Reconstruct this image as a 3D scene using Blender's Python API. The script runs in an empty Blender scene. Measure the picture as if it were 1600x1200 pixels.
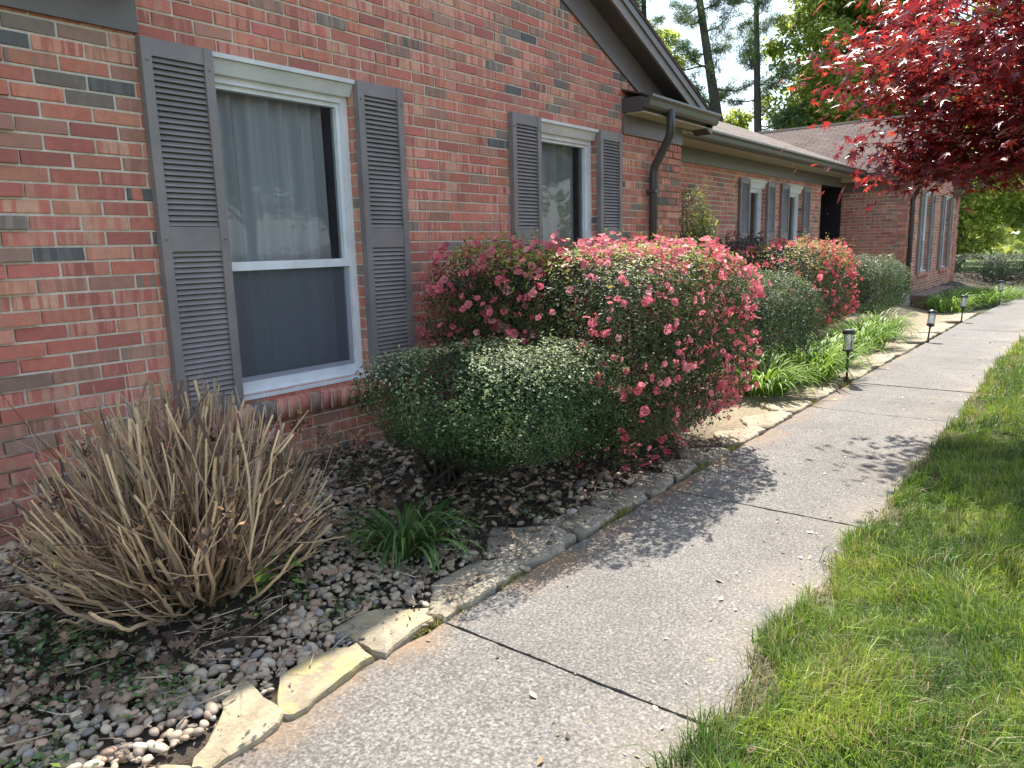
import bpy, bmesh, math, random
import numpy as np
from mathutils import Vector, Matrix
R_ = math.radians
SC = bpy.context.scene
COL = SC.collection
rng = np.random.default_rng(7)
random.seed(7)

# ------------------------------------------------------------------ camera
cam_d = bpy.data.cameras.new("camera"); cam = bpy.data.objects.new("camera", cam_d); COL.objects.link(cam)
PITCH, ROLL, YAW = 0.1829, -0.0253, 0.6678
_f = Vector((math.cos(YAW)*math.cos(PITCH), math.sin(YAW)*math.cos(PITCH), -math.sin(PITCH)))
_r = Vector((math.sin(YAW), -math.cos(YAW), 0)); _u = _r.cross(_f)
_c, _s = math.cos(ROLL), math.sin(ROLL)
_r2 = _c*_r + _s*_u; _u2 = -_s*_r + _c*_u
cam.matrix_world = Matrix(((_r2.x, _u2.x, -_f.x, 0), (_r2.y, _u2.y, -_f.y, -3.62), (_r2.z, _u2.z, -_f.z, 1.404), (0, 0, 0, 1)))
cam_d.sensor_width = 36; cam_d.lens = 36*1156.5/1600; cam_d.clip_end = 2000; cam_d.clip_start = 0.05
SC.camera = cam
# ------------------------------------------------------------------ world, sun, exposure
SUNV = Vector((0.62, 0.33, 1.0)).normalized()
SUN_EL = math.asin(SUNV.z)
SUN_ROT = math.atan2(SUNV.x, SUNV.y)
w = bpy.data.worlds.new("World"); SC.world = w; w.use_nodes = True
nt = w.node_tree; nt.nodes.clear()
out = nt.nodes.new('ShaderNodeOutputWorld'); bg = nt.nodes.new('ShaderNodeBackground')
sky = nt.nodes.new('ShaderNodeTexSky'); sky.sky_type = 'NISHITA'; sky.sun_disc = False
sky.sun_elevation = SUN_EL; sky.sun_rotation = SUN_ROT; sky.air_density = 1.3; sky.dust_density = 1.0; sky.ozone_density = 1.0
# thin broken cloud: white veils over the blue
tc = nt.nodes.new('ShaderNodeTexCoord'); nz = nt.nodes.new('ShaderNodeTexNoise'); nz.inputs['Scale'].default_value = 3.2
nz.inputs['Detail'].default_value = 7; nz.inputs['Roughness'].default_value = 0.6
mp = nt.nodes.new('ShaderNodeMapping'); mp.inputs['Scale'].default_value = (1, 1, 2.6)
rp = nt.nodes.new('ShaderNodeValToRGB'); rp.color_ramp.elements[0].position = 0.42; rp.color_ramp.elements[1].position = 0.68
mx = nt.nodes.new('ShaderNodeMixRGB'); mx.inputs['Color2'].default_value = (4.9, 5.3, 6.0, 1)
sc_ = nt.nodes.new('ShaderNodeMath'); sc_.operation = 'MULTIPLY'; sc_.inputs[1].default_value = 0.85
nt.links.new(tc.outputs['Generated'], mp.inputs['Vector']); nt.links.new(mp.outputs['Vector'], nz.inputs['Vector'])
nt.links.new(nz.outputs['Fac'], rp.inputs['Fac']); nt.links.new(rp.outputs['Color'], sc_.inputs[0])
nt.links.new(sc_.outputs[0], mx.inputs['Fac']); nt.links.new(sky.outputs['Color'], mx.inputs['Color1'])
nt.links.new(mx.outputs['Color'], bg.inputs['Color']); bg.inputs['Strength'].default_value = 0.14
nt.links.new(bg.outputs['Background'], out.inputs['Surface'])
sd = bpy.data.lights.new("sun", 'SUN'); so = bpy.data.objects.new("sun", sd); COL.objects.link(so)
sd.energy = 5.0; sd.angle = R_(0.6); sd.color = (1.0, 0.95, 0.86)
so.rotation_euler = SUNV.to_track_quat('Z', 'Y').to_euler(); so.location = SUNV*60
SC.view_settings.view_transform = 'Standard'; SC.view_settings.look = 'None'; SC.view_settings.gamma = 1
SC.view_settings.exposure = 1.25
SC.cycles.max_bounces = 8; SC.cycles.diffuse_bounces = 4; SC.cycles.transparent_max_bounces = 12
SC.cycles.use_denoising = True

# ------------------------------------------------------------------ helpers
def tag(o, label=None, cat=None, group=None, kind=None):
    if label: o['label'] = label
    if cat: o['category'] = cat
    if group: o['group'] = group
    if kind: o['kind'] = kind
    return o
def thing(name, label, cat, loc=(0, 0, 0), group=None):
    o = bpy.data.objects.new(name, None); COL.objects.link(o); o.location = loc; o.empty_display_size = 0.1
    return tag(o, label, cat, group)
class MB:
    """collects vertices, faces, material slots, per-corner-free vertex colours and UVs"""
    def __init__(s): s.v = []; s.f = []; s.m = []; s.uv = []; s.col = []; s.hasuv = False
    def quad(s, pts, m=0, uv=None):
        b = len(s.v); s.v += [tuple(p) for p in pts]; s.f.append(tuple(range(b, b+len(pts)))); s.m.append(m)
        if uv: s.hasuv = True
        s.uv.append(uv)
    def box(s, x0, x1, y0, y1, z0, z1, m=0, skip=''):
        p = [(x0,y0,z0),(x1,y0,z0),(x1,y1,z0),(x0,y1,z0),(x0,y0,z1),(x1,y0,z1),(x1,y1,z1),(x0,y1,z1)]
        for k, q in dict(b=(3,2,1,0), t=(4,5,6,7), f=(0,1,5,4), r=(1,2,6,5), k=(2,3,7,6), l=(3,0,4,7)).items():
            if k not in skip: s.quad([p[i] for i in q], m)
    def prism(s, poly, axis, a0, a1, m=0):
        """poly: 2D points; axis 'x','y','z' is the extrusion axis"""
        def P(q, a):
            return {'x': (a, q[0], q[1]), 'y': (q[0], a, q[1]), 'z': (q[0], q[1], a)}[axis]
        n = len(poly)
        s.quad([P(q, a0) for q in poly], m); s.quad([P(q, a1) for q in reversed(poly)], m)
        for i in range(n):
            j = (i+1) % n; s.quad([P(poly[j], a0), P(poly[i], a0), P(poly[i], a1), P(poly[j], a1)], m)
    def tube(s, pts, radii, n=8, m=0, cap=True):
        pts = [Vector(p) for p in pts]
        if not hasattr(radii, '__len__'): radii = [radii]*len(pts)
        b = len(s.v); up = None
        for i, p in enumerate(pts):
            t = (pts[min(i+1, len(pts)-1)] - pts[max(i-1, 0)]).normalized()
            if up is None: up = t.orthogonal().normalized()
            up = (up - t*up.dot(t)); up = up.normalized() if up.length > 1e-6 else t.orthogonal().normalized()
            sd_ = t.cross(up)
            for k in range(n):
                a = 2*math.pi*k/n; q = p + (up*math.cos(a) + sd_*math.sin(a))*radii[i]; s.v.append(tuple(q))
        for i in range(len(pts)-1):
            for k in range(n):
                k2 = (k+1) % n
                s.f.append((b+i*n+k, b+i*n+k2, b+(i+1)*n+k2, b+(i+1)*n+k)); s.m.append(m); s.uv.append(None)
        if cap:
            s.f.append(tuple(b+k for k in reversed(range(n)))); s.m.append(m); s.uv.append(None)
            s.f.append(tuple(b+(len(pts)-1)*n+k for k in range(n))); s.m.append(m); s.uv.append(None)
    def lathe(s, c, prof, n=20, m=0):
        b = len(s.v)
        for r, z in prof:
            for k in range(n):
                a = 2*math.pi*k/n; s.v.append((c[0]+r*math.cos(a), c[1]+r*math.sin(a), c[2]+z))
        for i in range(len(prof)-1):
            for k in range(n):
                k2 = (k+1) % n; s.f.append((b+i*n+k, b+i*n+k2, b+(i+1)*n+k2, b+(i+1)*n+k)); s.m.append(m); s.uv.append(None)
    def build(s, name, mats, parent=None, smooth=False, bevel=0, recalc=False):
        me = bpy.data.meshes.new(name); me.from_pydata(s.v, [], s.f)
        for m in (mats if isinstance(mats, (list, tuple)) else [mats]): me.materials.append(m)
        me.polygons.foreach_set('material_index', s.m)
        if smooth: me.polygons.foreach_set('use_smooth', [True]*len(s.f))
        if s.hasuv:
            ul = me.uv_layers.new(name='uv'); arr = []
            for f, uv in zip(s.f, s.uv):
                if uv is None: arr += [0, 0]*len(f)
                else:
                    for q in uv: arr += [q[0], q[1]]
            ul.data.foreach_set('uv', arr)
        me.update()
        if recalc:
            bm = bmesh.new(); bm.from_mesh(me); bmesh.ops.recalc_face_normals(bm, faces=bm.faces); bm.to_mesh(me); bm.free()
        o = bpy.data.objects.new(name, me); COL.objects.link(o)
        if parent: o.parent = parent
        if bevel:
            bv = o.modifiers.new('bevel', 'BEVEL'); bv.width = bevel; bv.segments = 2; bv.limit_method = 'ANGLE'
        return o
def tri_mesh(name, V, F, mats, parent=None, col=None, smooth=False, matidx=None, col2=None):
    """fast numpy mesh: V (n,3), F (m,k) all the same k; col per-vertex rgb"""
    me = bpy.data.meshes.new(name); V = np.asarray(V, np.float32); F = np.asarray(F, np.int32)
    me.vertices.add(len(V)); me.vertices.foreach_set('co', V.ravel())
    k = F.shape[1]; me.loops.add(F.size); me.loops.foreach_set('vertex_index', F.ravel())
    me.polygons.add(len(F)); me.polygons.foreach_set('loop_start', np.arange(0, F.size, k, dtype=np.int32))
    try: me.polygons.foreach_set('loop_total', np.full(len(F), k, np.int32))
    except Exception: pass
    for m in (mats if isinstance(mats, (list, tuple)) else [mats]): me.materials.append(m)
    if matidx is not None: me.polygons.foreach_set('material_index', np.asarray(matidx, np.int32))
    if smooth: me.polygons.foreach_set('use_smooth', np.ones(len(F), bool))
    for nm, c in (('col', col), ('col2', col2)):
        if c is not None:
            a = me.attributes.new(nm, 'FLOAT_COLOR', 'POINT')
            cc = np.ones((len(V), 4), np.float32); cc[:, :3] = c; a.data.foreach_set('color', cc.ravel())
    me.update(calc_edges=True); me.validate()
    o = bpy.data.objects.new(name, me); COL.objects.link(o)
    if parent: o.parent = parent
    return o
# ------------------------------------------------------------------ materials
class NT:
    def __init__(s, name):
        s.mat = bpy.data.materials.new(name); s.mat.use_nodes = True; s.t = s.mat.node_tree
        s.b = s.t.nodes['Principled BSDF']; s.out = s.t.nodes['Material Output']
    def n(s, typ, **kw):
        nd = s.t.nodes.new('ShaderNode'+typ)
        for k, v in kw.items():
            if k in nd.inputs: nd.inputs[k].default_value = v
            else: setattr(nd, k, v)
        return nd
    def l(s, a, b): s.t.links.new(a, b)
    def ramp(s, fac, stops):
        r = s.n('ValToRGB'); e = r.color_ramp.elements
        while len(e) < len(stops): e.new(0.5)
        for i, (p, c) in enumerate(stops):
            e[i].position = p; e[i].color = (c[0], c[1], c[2], 1) if hasattr(c, '__len__') else (c, c, c, 1)
        s.l(fac, r.inputs['Fac']); return r.outputs['Color']
    def noise(s, vec, scale, detail=4, rough=0.55):
        q = s.n('TexNoise', Scale=scale, Detail=detail, Roughness=rough)
        if vec is not None: s.l(vec, q.inputs['Vector'])
        return q.outputs['Fac']
    def mix(s, f, a, b, mode='MIX'):
        m = s.n('MixRGB'); m.blend_type = mode
        for sock, v in (('Fac', f), ('Color1', a), ('Color2', b)):
            if hasattr(v, 'is_linked') or hasattr(v, 'links'): s.l(v, m.inputs[sock])
            elif hasattr(v, '__len__'): m.inputs[sock].default_value = (*v[:3], 1)
            else: m.inputs[sock].default_value = v
        return m.outputs['Color']
    def bump(s, h, strength=0.3, dist=0.01):
        b = s.n('Bump', Strength=strength, Distance=dist); s.l(h, b.inputs['Height']); s.l(b.outputs['Normal'], s.b.inputs['Normal'])
    def pos(s): return s.n('TexCoord').outputs['Object']
    def mapped(s, vec, scale=(1, 1, 1), loc=(0, 0, 0)):
        m = s.n('Mapping'); m.inputs['Scale'].default_value = scale; m.inputs['Location'].default_value = loc; s.l(vec, m.inputs['Vector']); return m.outputs['Vector']
def paint(name, rgb, rough=0.5, var=0.12, bump=0.05, scale=9, metal=0, spec=0.5):
    k = NT(name); p = k.pos(); nz = k.noise(p, scale, 5)
    c = k.ramp(nz, [(0.3, tuple(x*(1-var) for x in rgb)), (0.7, tuple(min(1, x*(1+var)) for x in rgb))])
    k.l(c, k.b.inputs['Base Color']); k.b.inputs['Roughness'].default_value = rough; k.b.inputs['Metallic'].default_value = metal
    k.b.inputs['Specular IOR Level'].default_value = spec
    if bump: k.bump(k.noise(p, 140, 3), bump, 0.003)
    return k.mat
def leafmat(name, trans=0.3, rough=0.45, spec=0.5, tcol=(1.0, 1.0, 0.6)):
    k = NT(name); a = k.n('Attribute', attribute_name='col')
    k.l(a.outputs['Color'], k.b.inputs['Base Color']); k.b.inputs['Roughness'].default_value = rough; k.b.inputs['Specular IOR Level'].default_value = spec
    if trans > 0:
        tr = k.n('BsdfTranslucent'); tcl = k.mix(1.0, a.outputs['Color'], tcol, 'MULTIPLY'); g = k.n('Gamma', Gamma=0.75); k.l(tcl, g.inputs['Color']); k.l(g.outputs['Color'], tr.inputs['Color'])
        ms = k.n('MixShader', Fac=trans); k.l(k.b.outputs[0], ms.inputs[1]); k.l(tr.outputs[0], ms.inputs[2]); k.l(ms.outputs[0], k.out.inputs['Surface'])
    return k.mat
M = {}
M['trim'] = paint('grey_brown_trim_paint', (0.135, 0.114, 0.107), 0.45, 0.10, 0.03)
M['shutter'] = paint('grey_brown_shutter_plastic', (0.205, 0.178, 0.172), 0.5, 0.17, 0.04, 4)
M['gutter'] = paint('dark_gutter_metal', (0.085, 0.075, 0.068), 0.35, 0.10, 0.02)
M['downspout'] = paint('dark_downspout_plastic', (0.062, 0.055, 0.052), 0.4, 0.10, 0.02)
M['cream'] = paint('cream_soffit_paint', (0.52, 0.47, 0.36), 0.6, 0.10, 0.03)
M['dark_soffit'] = paint('dark_soffit_paint', (0.072, 0.060, 0.062), 0.6, 0.10, 0.03)
M['fascia'] = paint('warm_grey_rake_board', (0.19, 0.16, 0.14), 0.5, 0.12, 0.04)
M['ridge'] = paint('dark_ridge_shingle', (0.035, 0.028, 0.026), 0.95, 0.2, 0.1, spec=0.1)
M['white'] = paint('white_vinyl_frame', (0.70, 0.71, 0.73), 0.4, 0.12, 0.03, 7)
M['door'] = paint('dark_front_door_paint', (0.018, 0.017, 0.022), 0.35, 0.1, 0.02)
M['blackplastic'] = paint('black_lamp_plastic', (0.02, 0.02, 0.02), 0.4, 0.15, 0.02)
M['room'] = paint('dim_room_wall', (0.22, 0.22, 0.22), 0.9, 0.1, 0)
M['rubbersill'] = paint('aluminium_screen_frame', (0.28, 0.28, 0.31), 0.4, 0.05, 0.0)

def brick_mat():
    k = NT('red_brick'); p = k.pos()
    a = k.n('Attribute', attribute_name='col').outputs['Color']; b = k.n('Attribute', attribute_name='col2').outputs['Color']
    st = k.noise(k.mapped(p, (30, 30, 2.6)), 1.0, 3, 0.5)         # upright smears across each brick
    bl = k.noise(p, 22, 4, 0.6)
    f = k.ramp(st, [(0.45, 0), (0.53, 1)])
    c = k.mix(f, a, b)
    c = k.mix(0.35, c, k.ramp(bl, [(0.3, 0.6), (0.7, 1.25)]), 'MULTIPLY')
    gr = k.noise(p, 170, 4, 0.7); c = k.mix(0.3, c, k.ramp(gr, [(0.32, 0.45), (0.6, 1.2)]), 'MULTIPLY')
    wz = k.noise(p, 0.9, 5, 0.65); c = k.mix(0.55, c, k.ramp(wz, [(0.3, 0.74), (0.68, 1.16)]), 'MULTIPLY')      # broad weathering
    sx = k.n('SeparateXYZ'); k.l(p, sx.inputs[0]); mr = k.n('MapRange'); mr.inputs['From Min'].default_value = 0.62; mr.inputs['From Max'].default_value = 0.16; k.l(sx.outputs['Z'], mr.inputs['Value'])
    sp = k.n('Math', operation='MULTIPLY'); k.l(mr.outputs[0], sp.inputs[0]); k.l(k.ramp(k.noise(p, 9, 5, 0.7), [(0.35, 0.1), (0.65, 0.8)]), sp.inputs[1]); c = k.mix(sp.outputs[0], c, (0.13, 0.10, 0.07))   # soil splash
    ef = k.ramp(k.noise(k.mapped(p, (3, 3, 1.2)), 1.0, 6, 0.7), [(0.60, 0.0), (0.74, 0.28)]); c = k.mix(ef, c, (0.55, 0.50, 0.45))       # pale efflorescence
    k.l(c, k.b.inputs['Base Color']); k.b.inputs['Roughness'].default_value = 0.82
    k.bump(k.mix(0.5, gr, bl), 0.5, 0.004); return k.mat
def mortar_mat():
    k = NT('pale_mortar'); p = k.pos(); n1 = k.noise(p, 30, 5); n2 = k.noise(p, 3, 3)
    c = k.ramp(n1, [(0.3, (0.50, 0.44, 0.36)), (0.7, (0.68, 0.61, 0.52))]); c = k.mix(0.3, c, k.ramp(n2, [(0.3, 0.6), (0.7, 1.2)]), 'MULTIPLY')
    k.l(c, k.b.inputs['Base Color']); k.b.inputs['Roughness'].default_value = 0.95; k.bump(n1, 0.5, 0.004); return k.mat
M['brick'] = brick_mat(); M['mortar'] = mortar_mat()
def shingle_mat(name, c1, c2, c3):
    k = NT(name); uv = k.n('UVMap').outputs['UV']
    br = k.n('TexBrick'); br.offset = 0.5; k.l(uv, br.inputs['Vector'])
    for nm, v in (('Scale', 1.0), ('Mortar Size', 0.012), ('Mortar Smooth', 0.3), ('Brick Width', 0.31), ('Row Height', 0.135), ('Bias', 0.0)): br.inputs[nm].default_value = v
    br.inputs['Color1'].default_value = (*c1, 1); br.inputs['Color2'].default_value = (*c2, 1); br.inputs['Mortar'].default_value = (*[x*0.25 for x in c1], 1)
    n1 = k.noise(k.pos(), 60, 4, 0.7); n2 = k.noise(k.pos(), 1.2, 4)
    c = k.mix(0.45, br.outputs['Color'], k.ramp(n1, [(0.3, 0.5), (0.7, 1.4)]), 'MULTIPLY')
    c = k.mix(k.ramp(n2, [(0.45, 0.0), (0.75, 0.5)]), c, c3)
    k.l(c, k.b.inputs['Base Color']); k.b.inputs['Roughness'].default_value = 0.95; k.b.inputs['Specular IOR Level'].default_value = 0.15; k.bump(k.mix(0.4, br.outputs['Fac'], n1), 0.6, -0.01); return k.mat
M['shingle'] = shingle_mat('brown_shingles', (0.085, 0.060, 0.054), (0.125, 0.086, 0.076), (0.16, 0.12, 0.10))
M['shingle_old'] = shingle_mat('weathered_grey_brown_shingles', (0.12, 0.10, 0.09), (0.20, 0.165, 0.14), (0.24, 0.18, 0.13))
def glass_mat(name, tint, refl=1.0, mesh=0.0):
    k = NT(name); k.t.nodes.remove(k.b)
    tr = k.n('BsdfTransparent'); tr.inputs['Color'].default_value = (*tint, 1); gl = k.n('BsdfGlossy', Roughness=0.02)
    gl.inputs['Color'].default_value = (0.9*refl, 0.95*refl, 1.0*refl, 1)
    fr = k.n('Fresnel', IOR=1.5); wv = k.noise(k.pos(), 2.5, 2); bp = k.n('Bump', Strength=0.05, Distance=0.02); k.l(wv, bp.inputs['Height'])
    k.l(bp.outputs['Normal'], gl.inputs['Normal'])
    ms = k.n('MixShader'); k.l(fr.outputs[0], ms.inputs[0]); k.l(tr.outputs[0], ms.inputs[1]); k.l(gl.outputs[0], ms.inputs[2]); fin = ms.outputs[0]
    if mesh:        # woven insect screen on the lower pane; reflection haze tinted into the upper pane
        df = k.n('BsdfDiffuse'); df.inputs['Color'].default_value = (0.22, 0.235, 0.27, 1); m2 = k.n('MixShader', Fac=mesh); k.l(fin, m2.inputs[1]); k.l(df.outputs[0], m2.inputs[2]); fin = m2.outputs[0]
    k.l(fin, k.out.inputs['Surface']); return k.mat
M['glass'] = glass_mat('window_glass', (0.78, 0.81, 0.83), 1.0, 0.06); M['screen'] = glass_mat('screened_window_glass', (0.42, 0.43, 0.45), 0.7, 0.32)
def curtain_mat():
    k = NT('sheer_white_curtain'); k.b.inputs['Base Color'].default_value = (0.80, 0.82, 0.84, 1); k.b.inputs['Roughness'].default_value = 0.9
    k.l(k.ramp(k.noise(k.mapped(k.pos(), (9, 9, 0.3)), 1.0, 3), [(0.3, (0.46, 0.46, 0.47)), (0.7, (0.68, 0.68, 0.69))]), k.b.inputs['Base Color']); return k.mat
M['curtain'] = curtain_mat()
def lampglass():
    k = NT('clear_ribbed_lamp_plastic'); k.t.nodes.remove(k.b)
    tr = k.n('BsdfTransparent'); tr.inputs['Color'].default_value = (0.85, 0.87, 0.87, 1); gl = k.n('BsdfGlossy', Roughness=0.12); df = k.n('BsdfDiffuse'); df.inputs['Color'].default_value = (0.8, 0.8, 0.78, 1)
    m1 = k.n('MixShader', Fac=0.35); k.l(gl.outputs[0], m1.inputs[2]); k.l(df.outputs[0], m1.inputs[1])
    ms = k.n('MixShader', Fac=0.38); k.l(tr.outputs[0], ms.inputs[1]); k.l(m1.outputs[0], ms.inputs[2]); k.l(ms.outputs[0], k.out.inputs['Surface']); return k.mat
M['lampglass'] = lampglass()
def concrete_mat():
    k = NT('exposed_aggregate_concrete'); p = k.pos()
    big = k.noise(p, 0.9, 5, 0.6); mid = k.noise(p, 7, 5, 0.6); fine = k.noise(p, 90, 3, 0.75)
    vo = k.n('TexVoronoi', Scale=85.0); k.l(p, vo.inputs['Vector'])
    c = k.ramp(fine, [(0.33, (0.058, 0.053, 0.049)), (0.5, (0.126, 0.117, 0.107)), (0.66, (0.24, 0.225, 0.207))])
    c = k.mix(0.55, c, k.ramp(vo.outputs['Color'], [(0.1, 0.55), (0.55, 1.0), (0.9, 1.5)]), 'MULTIPLY')
    c = k.mix(0.7, c, k.ramp(big, [(0.32, (0.74, 0.71, 0.68)), (0.6, (1.12, 1.10, 1.07))]), 'MULTIPLY')
    c = k.mix(0.45, c, k.ramp(mid, [(0.3, 0.72), (0.65, 1.15)]), 'MULTIPLY')
    # rusty leaf stain along the bed side of the path, straw tint along the lawn
    sx = k.n('SeparateXYZ'); k.l(p, sx.inputs[0])
    mr = k.n('MapRange'); mr.inputs['From Min'].default_value = -1.98; mr.inputs['From Max'].default_value = -1.76; k.l(sx.outputs['Y'], mr.inputs['Value'])
    mr2 = k.n('MapRange'); mr2.inputs['From Min'].default_value = -2.45; mr2.inputs['From Max'].default_value = -2.85; k.l(sx.outputs['Y'], mr2.inputs['Value'])
    st = k.noise(p, 2.2, 4, 0.6); fm = k.n('Math', operation='MULTIPLY'); k.l(mr.outputs[0], fm.inputs[0]); k.l(k.ramp(st, [(0.4, 0), (0.62, 0.9)]), fm.inputs[1])
    c = k.mix(fm.outputs[0], c, (0.24, 0.145, 0.07))
    fm2 = k.n('Math', operation='MULTIPLY'); k.l(mr2.outputs[0], fm2.inputs[0]); k.l(k.ramp(st, [(0.38, 0.0), (0.62, 0.4)]), fm2.inputs[1]); c = k.mix(fm2.outputs[0], c, (0.30, 0.24, 0.16))
    k.l(c, k.b.inputs['Base Color']); k.b.inputs['Roughness'].default_value = 0.85; k.bump(k.mix(0.5, fine, vo.outputs['Distance']), 0.45, 0.006); return k.mat
M['concrete'] = concrete_mat()
def soil_mat(name, c1, c2):
    k = NT(name); p = k.pos(); n1 = k.noise(p, 25, 6, 0.7); n2 = k.noise(p, 120, 3, 0.7)
    k.l(k.mix(0.5, k.ramp(n1, [(0.3, c1), (0.7, c2)]), k.ramp(n2, [(0.3, 0.5), (0.7, 1.4)]), 'MULTIPLY'), k.b.inputs['Base Color'])
    k.b.inputs['Roughness'].default_value = 1.0; k.bump(k.mix(0.5, n1, n2), 0.8, 0.02); return k.mat
def bed_mat():
    k = NT('bed_soil_and_bleached_mulch'); p = k.pos(); n1 = k.noise(p, 25, 6, 0.7); n2 = k.noise(p, 120, 3, 0.7); sx = k.n('SeparateXYZ'); k.l(p, sx.inputs[0])
    mr = k.n('MapRange'); mr.inputs['From Min'].default_value = 4.6; mr.inputs['From Max'].default_value = 5.6; k.l(sx.outputs['X'], mr.inputs['Value'])
    m2 = k.n('MapRange'); m2.inputs['From Min'].default_value = 19.5; m2.inputs['From Max'].default_value = 16.5; k.l(sx.outputs['X'], m2.inputs['Value']); mm = k.n('Math', operation='MULTIPLY'); k.l(mr.outputs[0], mm.inputs[0]); k.l(m2.outputs[0], mm.inputs[1])
    c = k.mix(mm.outputs[0], k.ramp(n1, [(0.3, (0.035, 0.026, 0.018)), (0.7, (0.085, 0.062, 0.042))]), k.ramp(n1, [(0.3, (0.16, 0.125, 0.075)), (0.7, (0.36, 0.30, 0.20))]))
    k.l(k.mix(0.5, c, k.ramp(n2, [(0.3, 0.5), (0.7, 1.4)]), 'MULTIPLY'), k.b.inputs['Base Color']); k.b.inputs['Roughness'].default_value = 1.0; k.bump(k.mix(0.5, n1, n2), 0.8, 0.02); return k.mat
M['soil'] = bed_mat(); M['lawnsoil'] = soil_mat('lawn_thatch', (0.028, 0.040, 0.012), (0.075, 0.080, 0.030))
M['silt'] = soil_mat('joint_silt', (0.035, 0.030, 0.024), (0.10, 0.085, 0.065)); M['farground'] = soil_mat('far_grass_ground', (0.06, 0.10, 0.02), (0.11, 0.15, 0.04))
def flagstone_mat():
    k = NT('sandstone_flag'); p = k.pos(); oi = k.n('ObjectInfo').outputs['Random']
    n1 = k.noise(p, 6, 6, 0.65); n2 = k.noise(p, 55, 4, 0.7); n3 = k.noise(p, 13, 5, 0.6)
    at = k.n('Attribute', attribute_name='tone', attribute_type='OBJECT').outputs['Fac']; li = k.n('Attribute', attribute_name='lichen', attribute_type='OBJECT').outputs['Fac']
    warm = k.ramp(n1, [(0.3, (0.20, 0.155, 0.10)), (0.52, (0.32, 0.26, 0.17)), (0.72, (0.40, 0.34, 0.25))]); grey = k.ramp(n1, [(0.3, (0.15, 0.13, 0.10)), (0.55, (0.27, 0.24, 0.19)), (0.75, (0.36, 0.33, 0.27))])
    c = k.mix(at, grey, warm); c = k.mix(0.4, c, k.ramp(n2, [(0.3, 0.55), (0.7, 1.3)]), 'MULTIPLY')
    lf = k.n('Math', operation='MULTIPLY'); k.l(k.ramp(n3, [(0.48, 0), (0.58, 1)]), lf.inputs[0]); k.l(li, lf.inputs[1])
    c = k.mix(lf.outputs[0], c, (0.36, 0.29, 0.10))
    k.l(c, k.b.inputs['Base Color']); k.b.inputs['Roughness'].default_value = 0.88; k.bump(k.mix(0.5, n1, n2), 0.9, 0.016); return k.mat
M['flag'] = flagstone_mat()
def attr_mat(name, rough=0.7, bump=0.3, scale=80):
    k = NT(name); a = k.n('Attribute', attribute_name='col').outputs['Color']; n1 = k.noise(k.pos(), scale, 4, 0.65)
    k.l(k.mix(0.45, a, k.ramp(n1, [(0.3, 0.55), (0.7, 1.35)]), 'MULTIPLY'), k.b.inputs['Base Color']); k.b.inputs['Roughness'].default_value = rough
    if bump: k.bump(n1, bump, 0.004)
    return k.mat
M['pebble'] = attr_mat('river_pebble', 0.65, 0.25, 60); M['cane'] = attr_mat('dry_cane_bark', 0.75, 0.2, 120); M['litter'] = attr_mat('dead_leaf', 0.8, 0.2, 90)
M['grass'] = leafmat('grass_blade', 0.35, 0.5, 0.35, (1, 1, 0.5)); M['leaf'] = leafmat('glossy_shrub_leaf', 0.28, 0.5, 0.22); M['leafsoft'] = leafmat('soft_green_leaf', 0.38, 0.5, 0.4)
M['petal'] = leafmat('azalea_petal', 0.35, 0.55, 0.3, (1, 0.8, 0.85)); M['maple'] = leafmat('red_maple_leaf', 0.42, 0.30, 0.75, (1, 0.55, 0.5)); M['treeleaf'] = leafmat('tree_leaf', 0.62, 0.5, 0.3, (1, 1, 0.55)); M['strap'] = leafmat('strap_leaf', 0.32, 0.5, 0.2, (1, 1, 0.5))
def bark_mat(name, c1, c2):
    k = NT(name); p = k.pos(); n1 = k.noise(k.mapped(p, (14, 14, 3)), 1.0, 5, 0.65); k.l(k.ramp(n1, [(0.3, c1), (0.7, c2)]), k.b.inputs['Base Color']); k.b.inputs['Roughness'].default_value = 0.95; k.bump(n1, 0.8, 0.02); return k.mat
M['pinebark'] = bark_mat('dark_pine_bark', (0.03, 0.025, 0.022), (0.085, 0.07, 0.06)); M['bark'] = bark_mat('grey_bark', (0.05, 0.042, 0.035), (0.13, 0.11, 0.09)); M['twig'] = bark_mat('dark_twig_bark', (0.035, 0.026, 0.02), (0.09, 0.065, 0.05))
def wood_mat():
    k = NT('weathered_brown_boards'); p = k.pos(); n1 = k.noise(k.mapped(p, (2, 30, 30)), 1.0, 5); k.l(k.ramp(n1, [(0.3, (0.10, 0.052, 0.042)), (0.7, (0.20, 0.115, 0.088))]), k.b.inputs['Base Color']); k.b.inputs['Roughness'].default_value = 0.7; k.bump(n1, 0.3, 0.004); return k.mat
M['wood'] = wood_mat()
M['boulder'] = soil_mat('pale_boulder_stone', (0.22, 0.20, 0.17), (0.45, 0.42, 0.37))

def unit(a): return a/np.maximum(np.linalg.norm(a, axis=1, keepdims=True), 1e-9)
def wob(P, s=1.0, seed=0):
    r = np.random.default_rng(seed); o = np.zeros(len(P))
    for _ in range(7):
        k = r.normal(0, 1, 3)*s; o += np.sin(P@k + r.uniform(0, 6.28))
    return o/7
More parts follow.
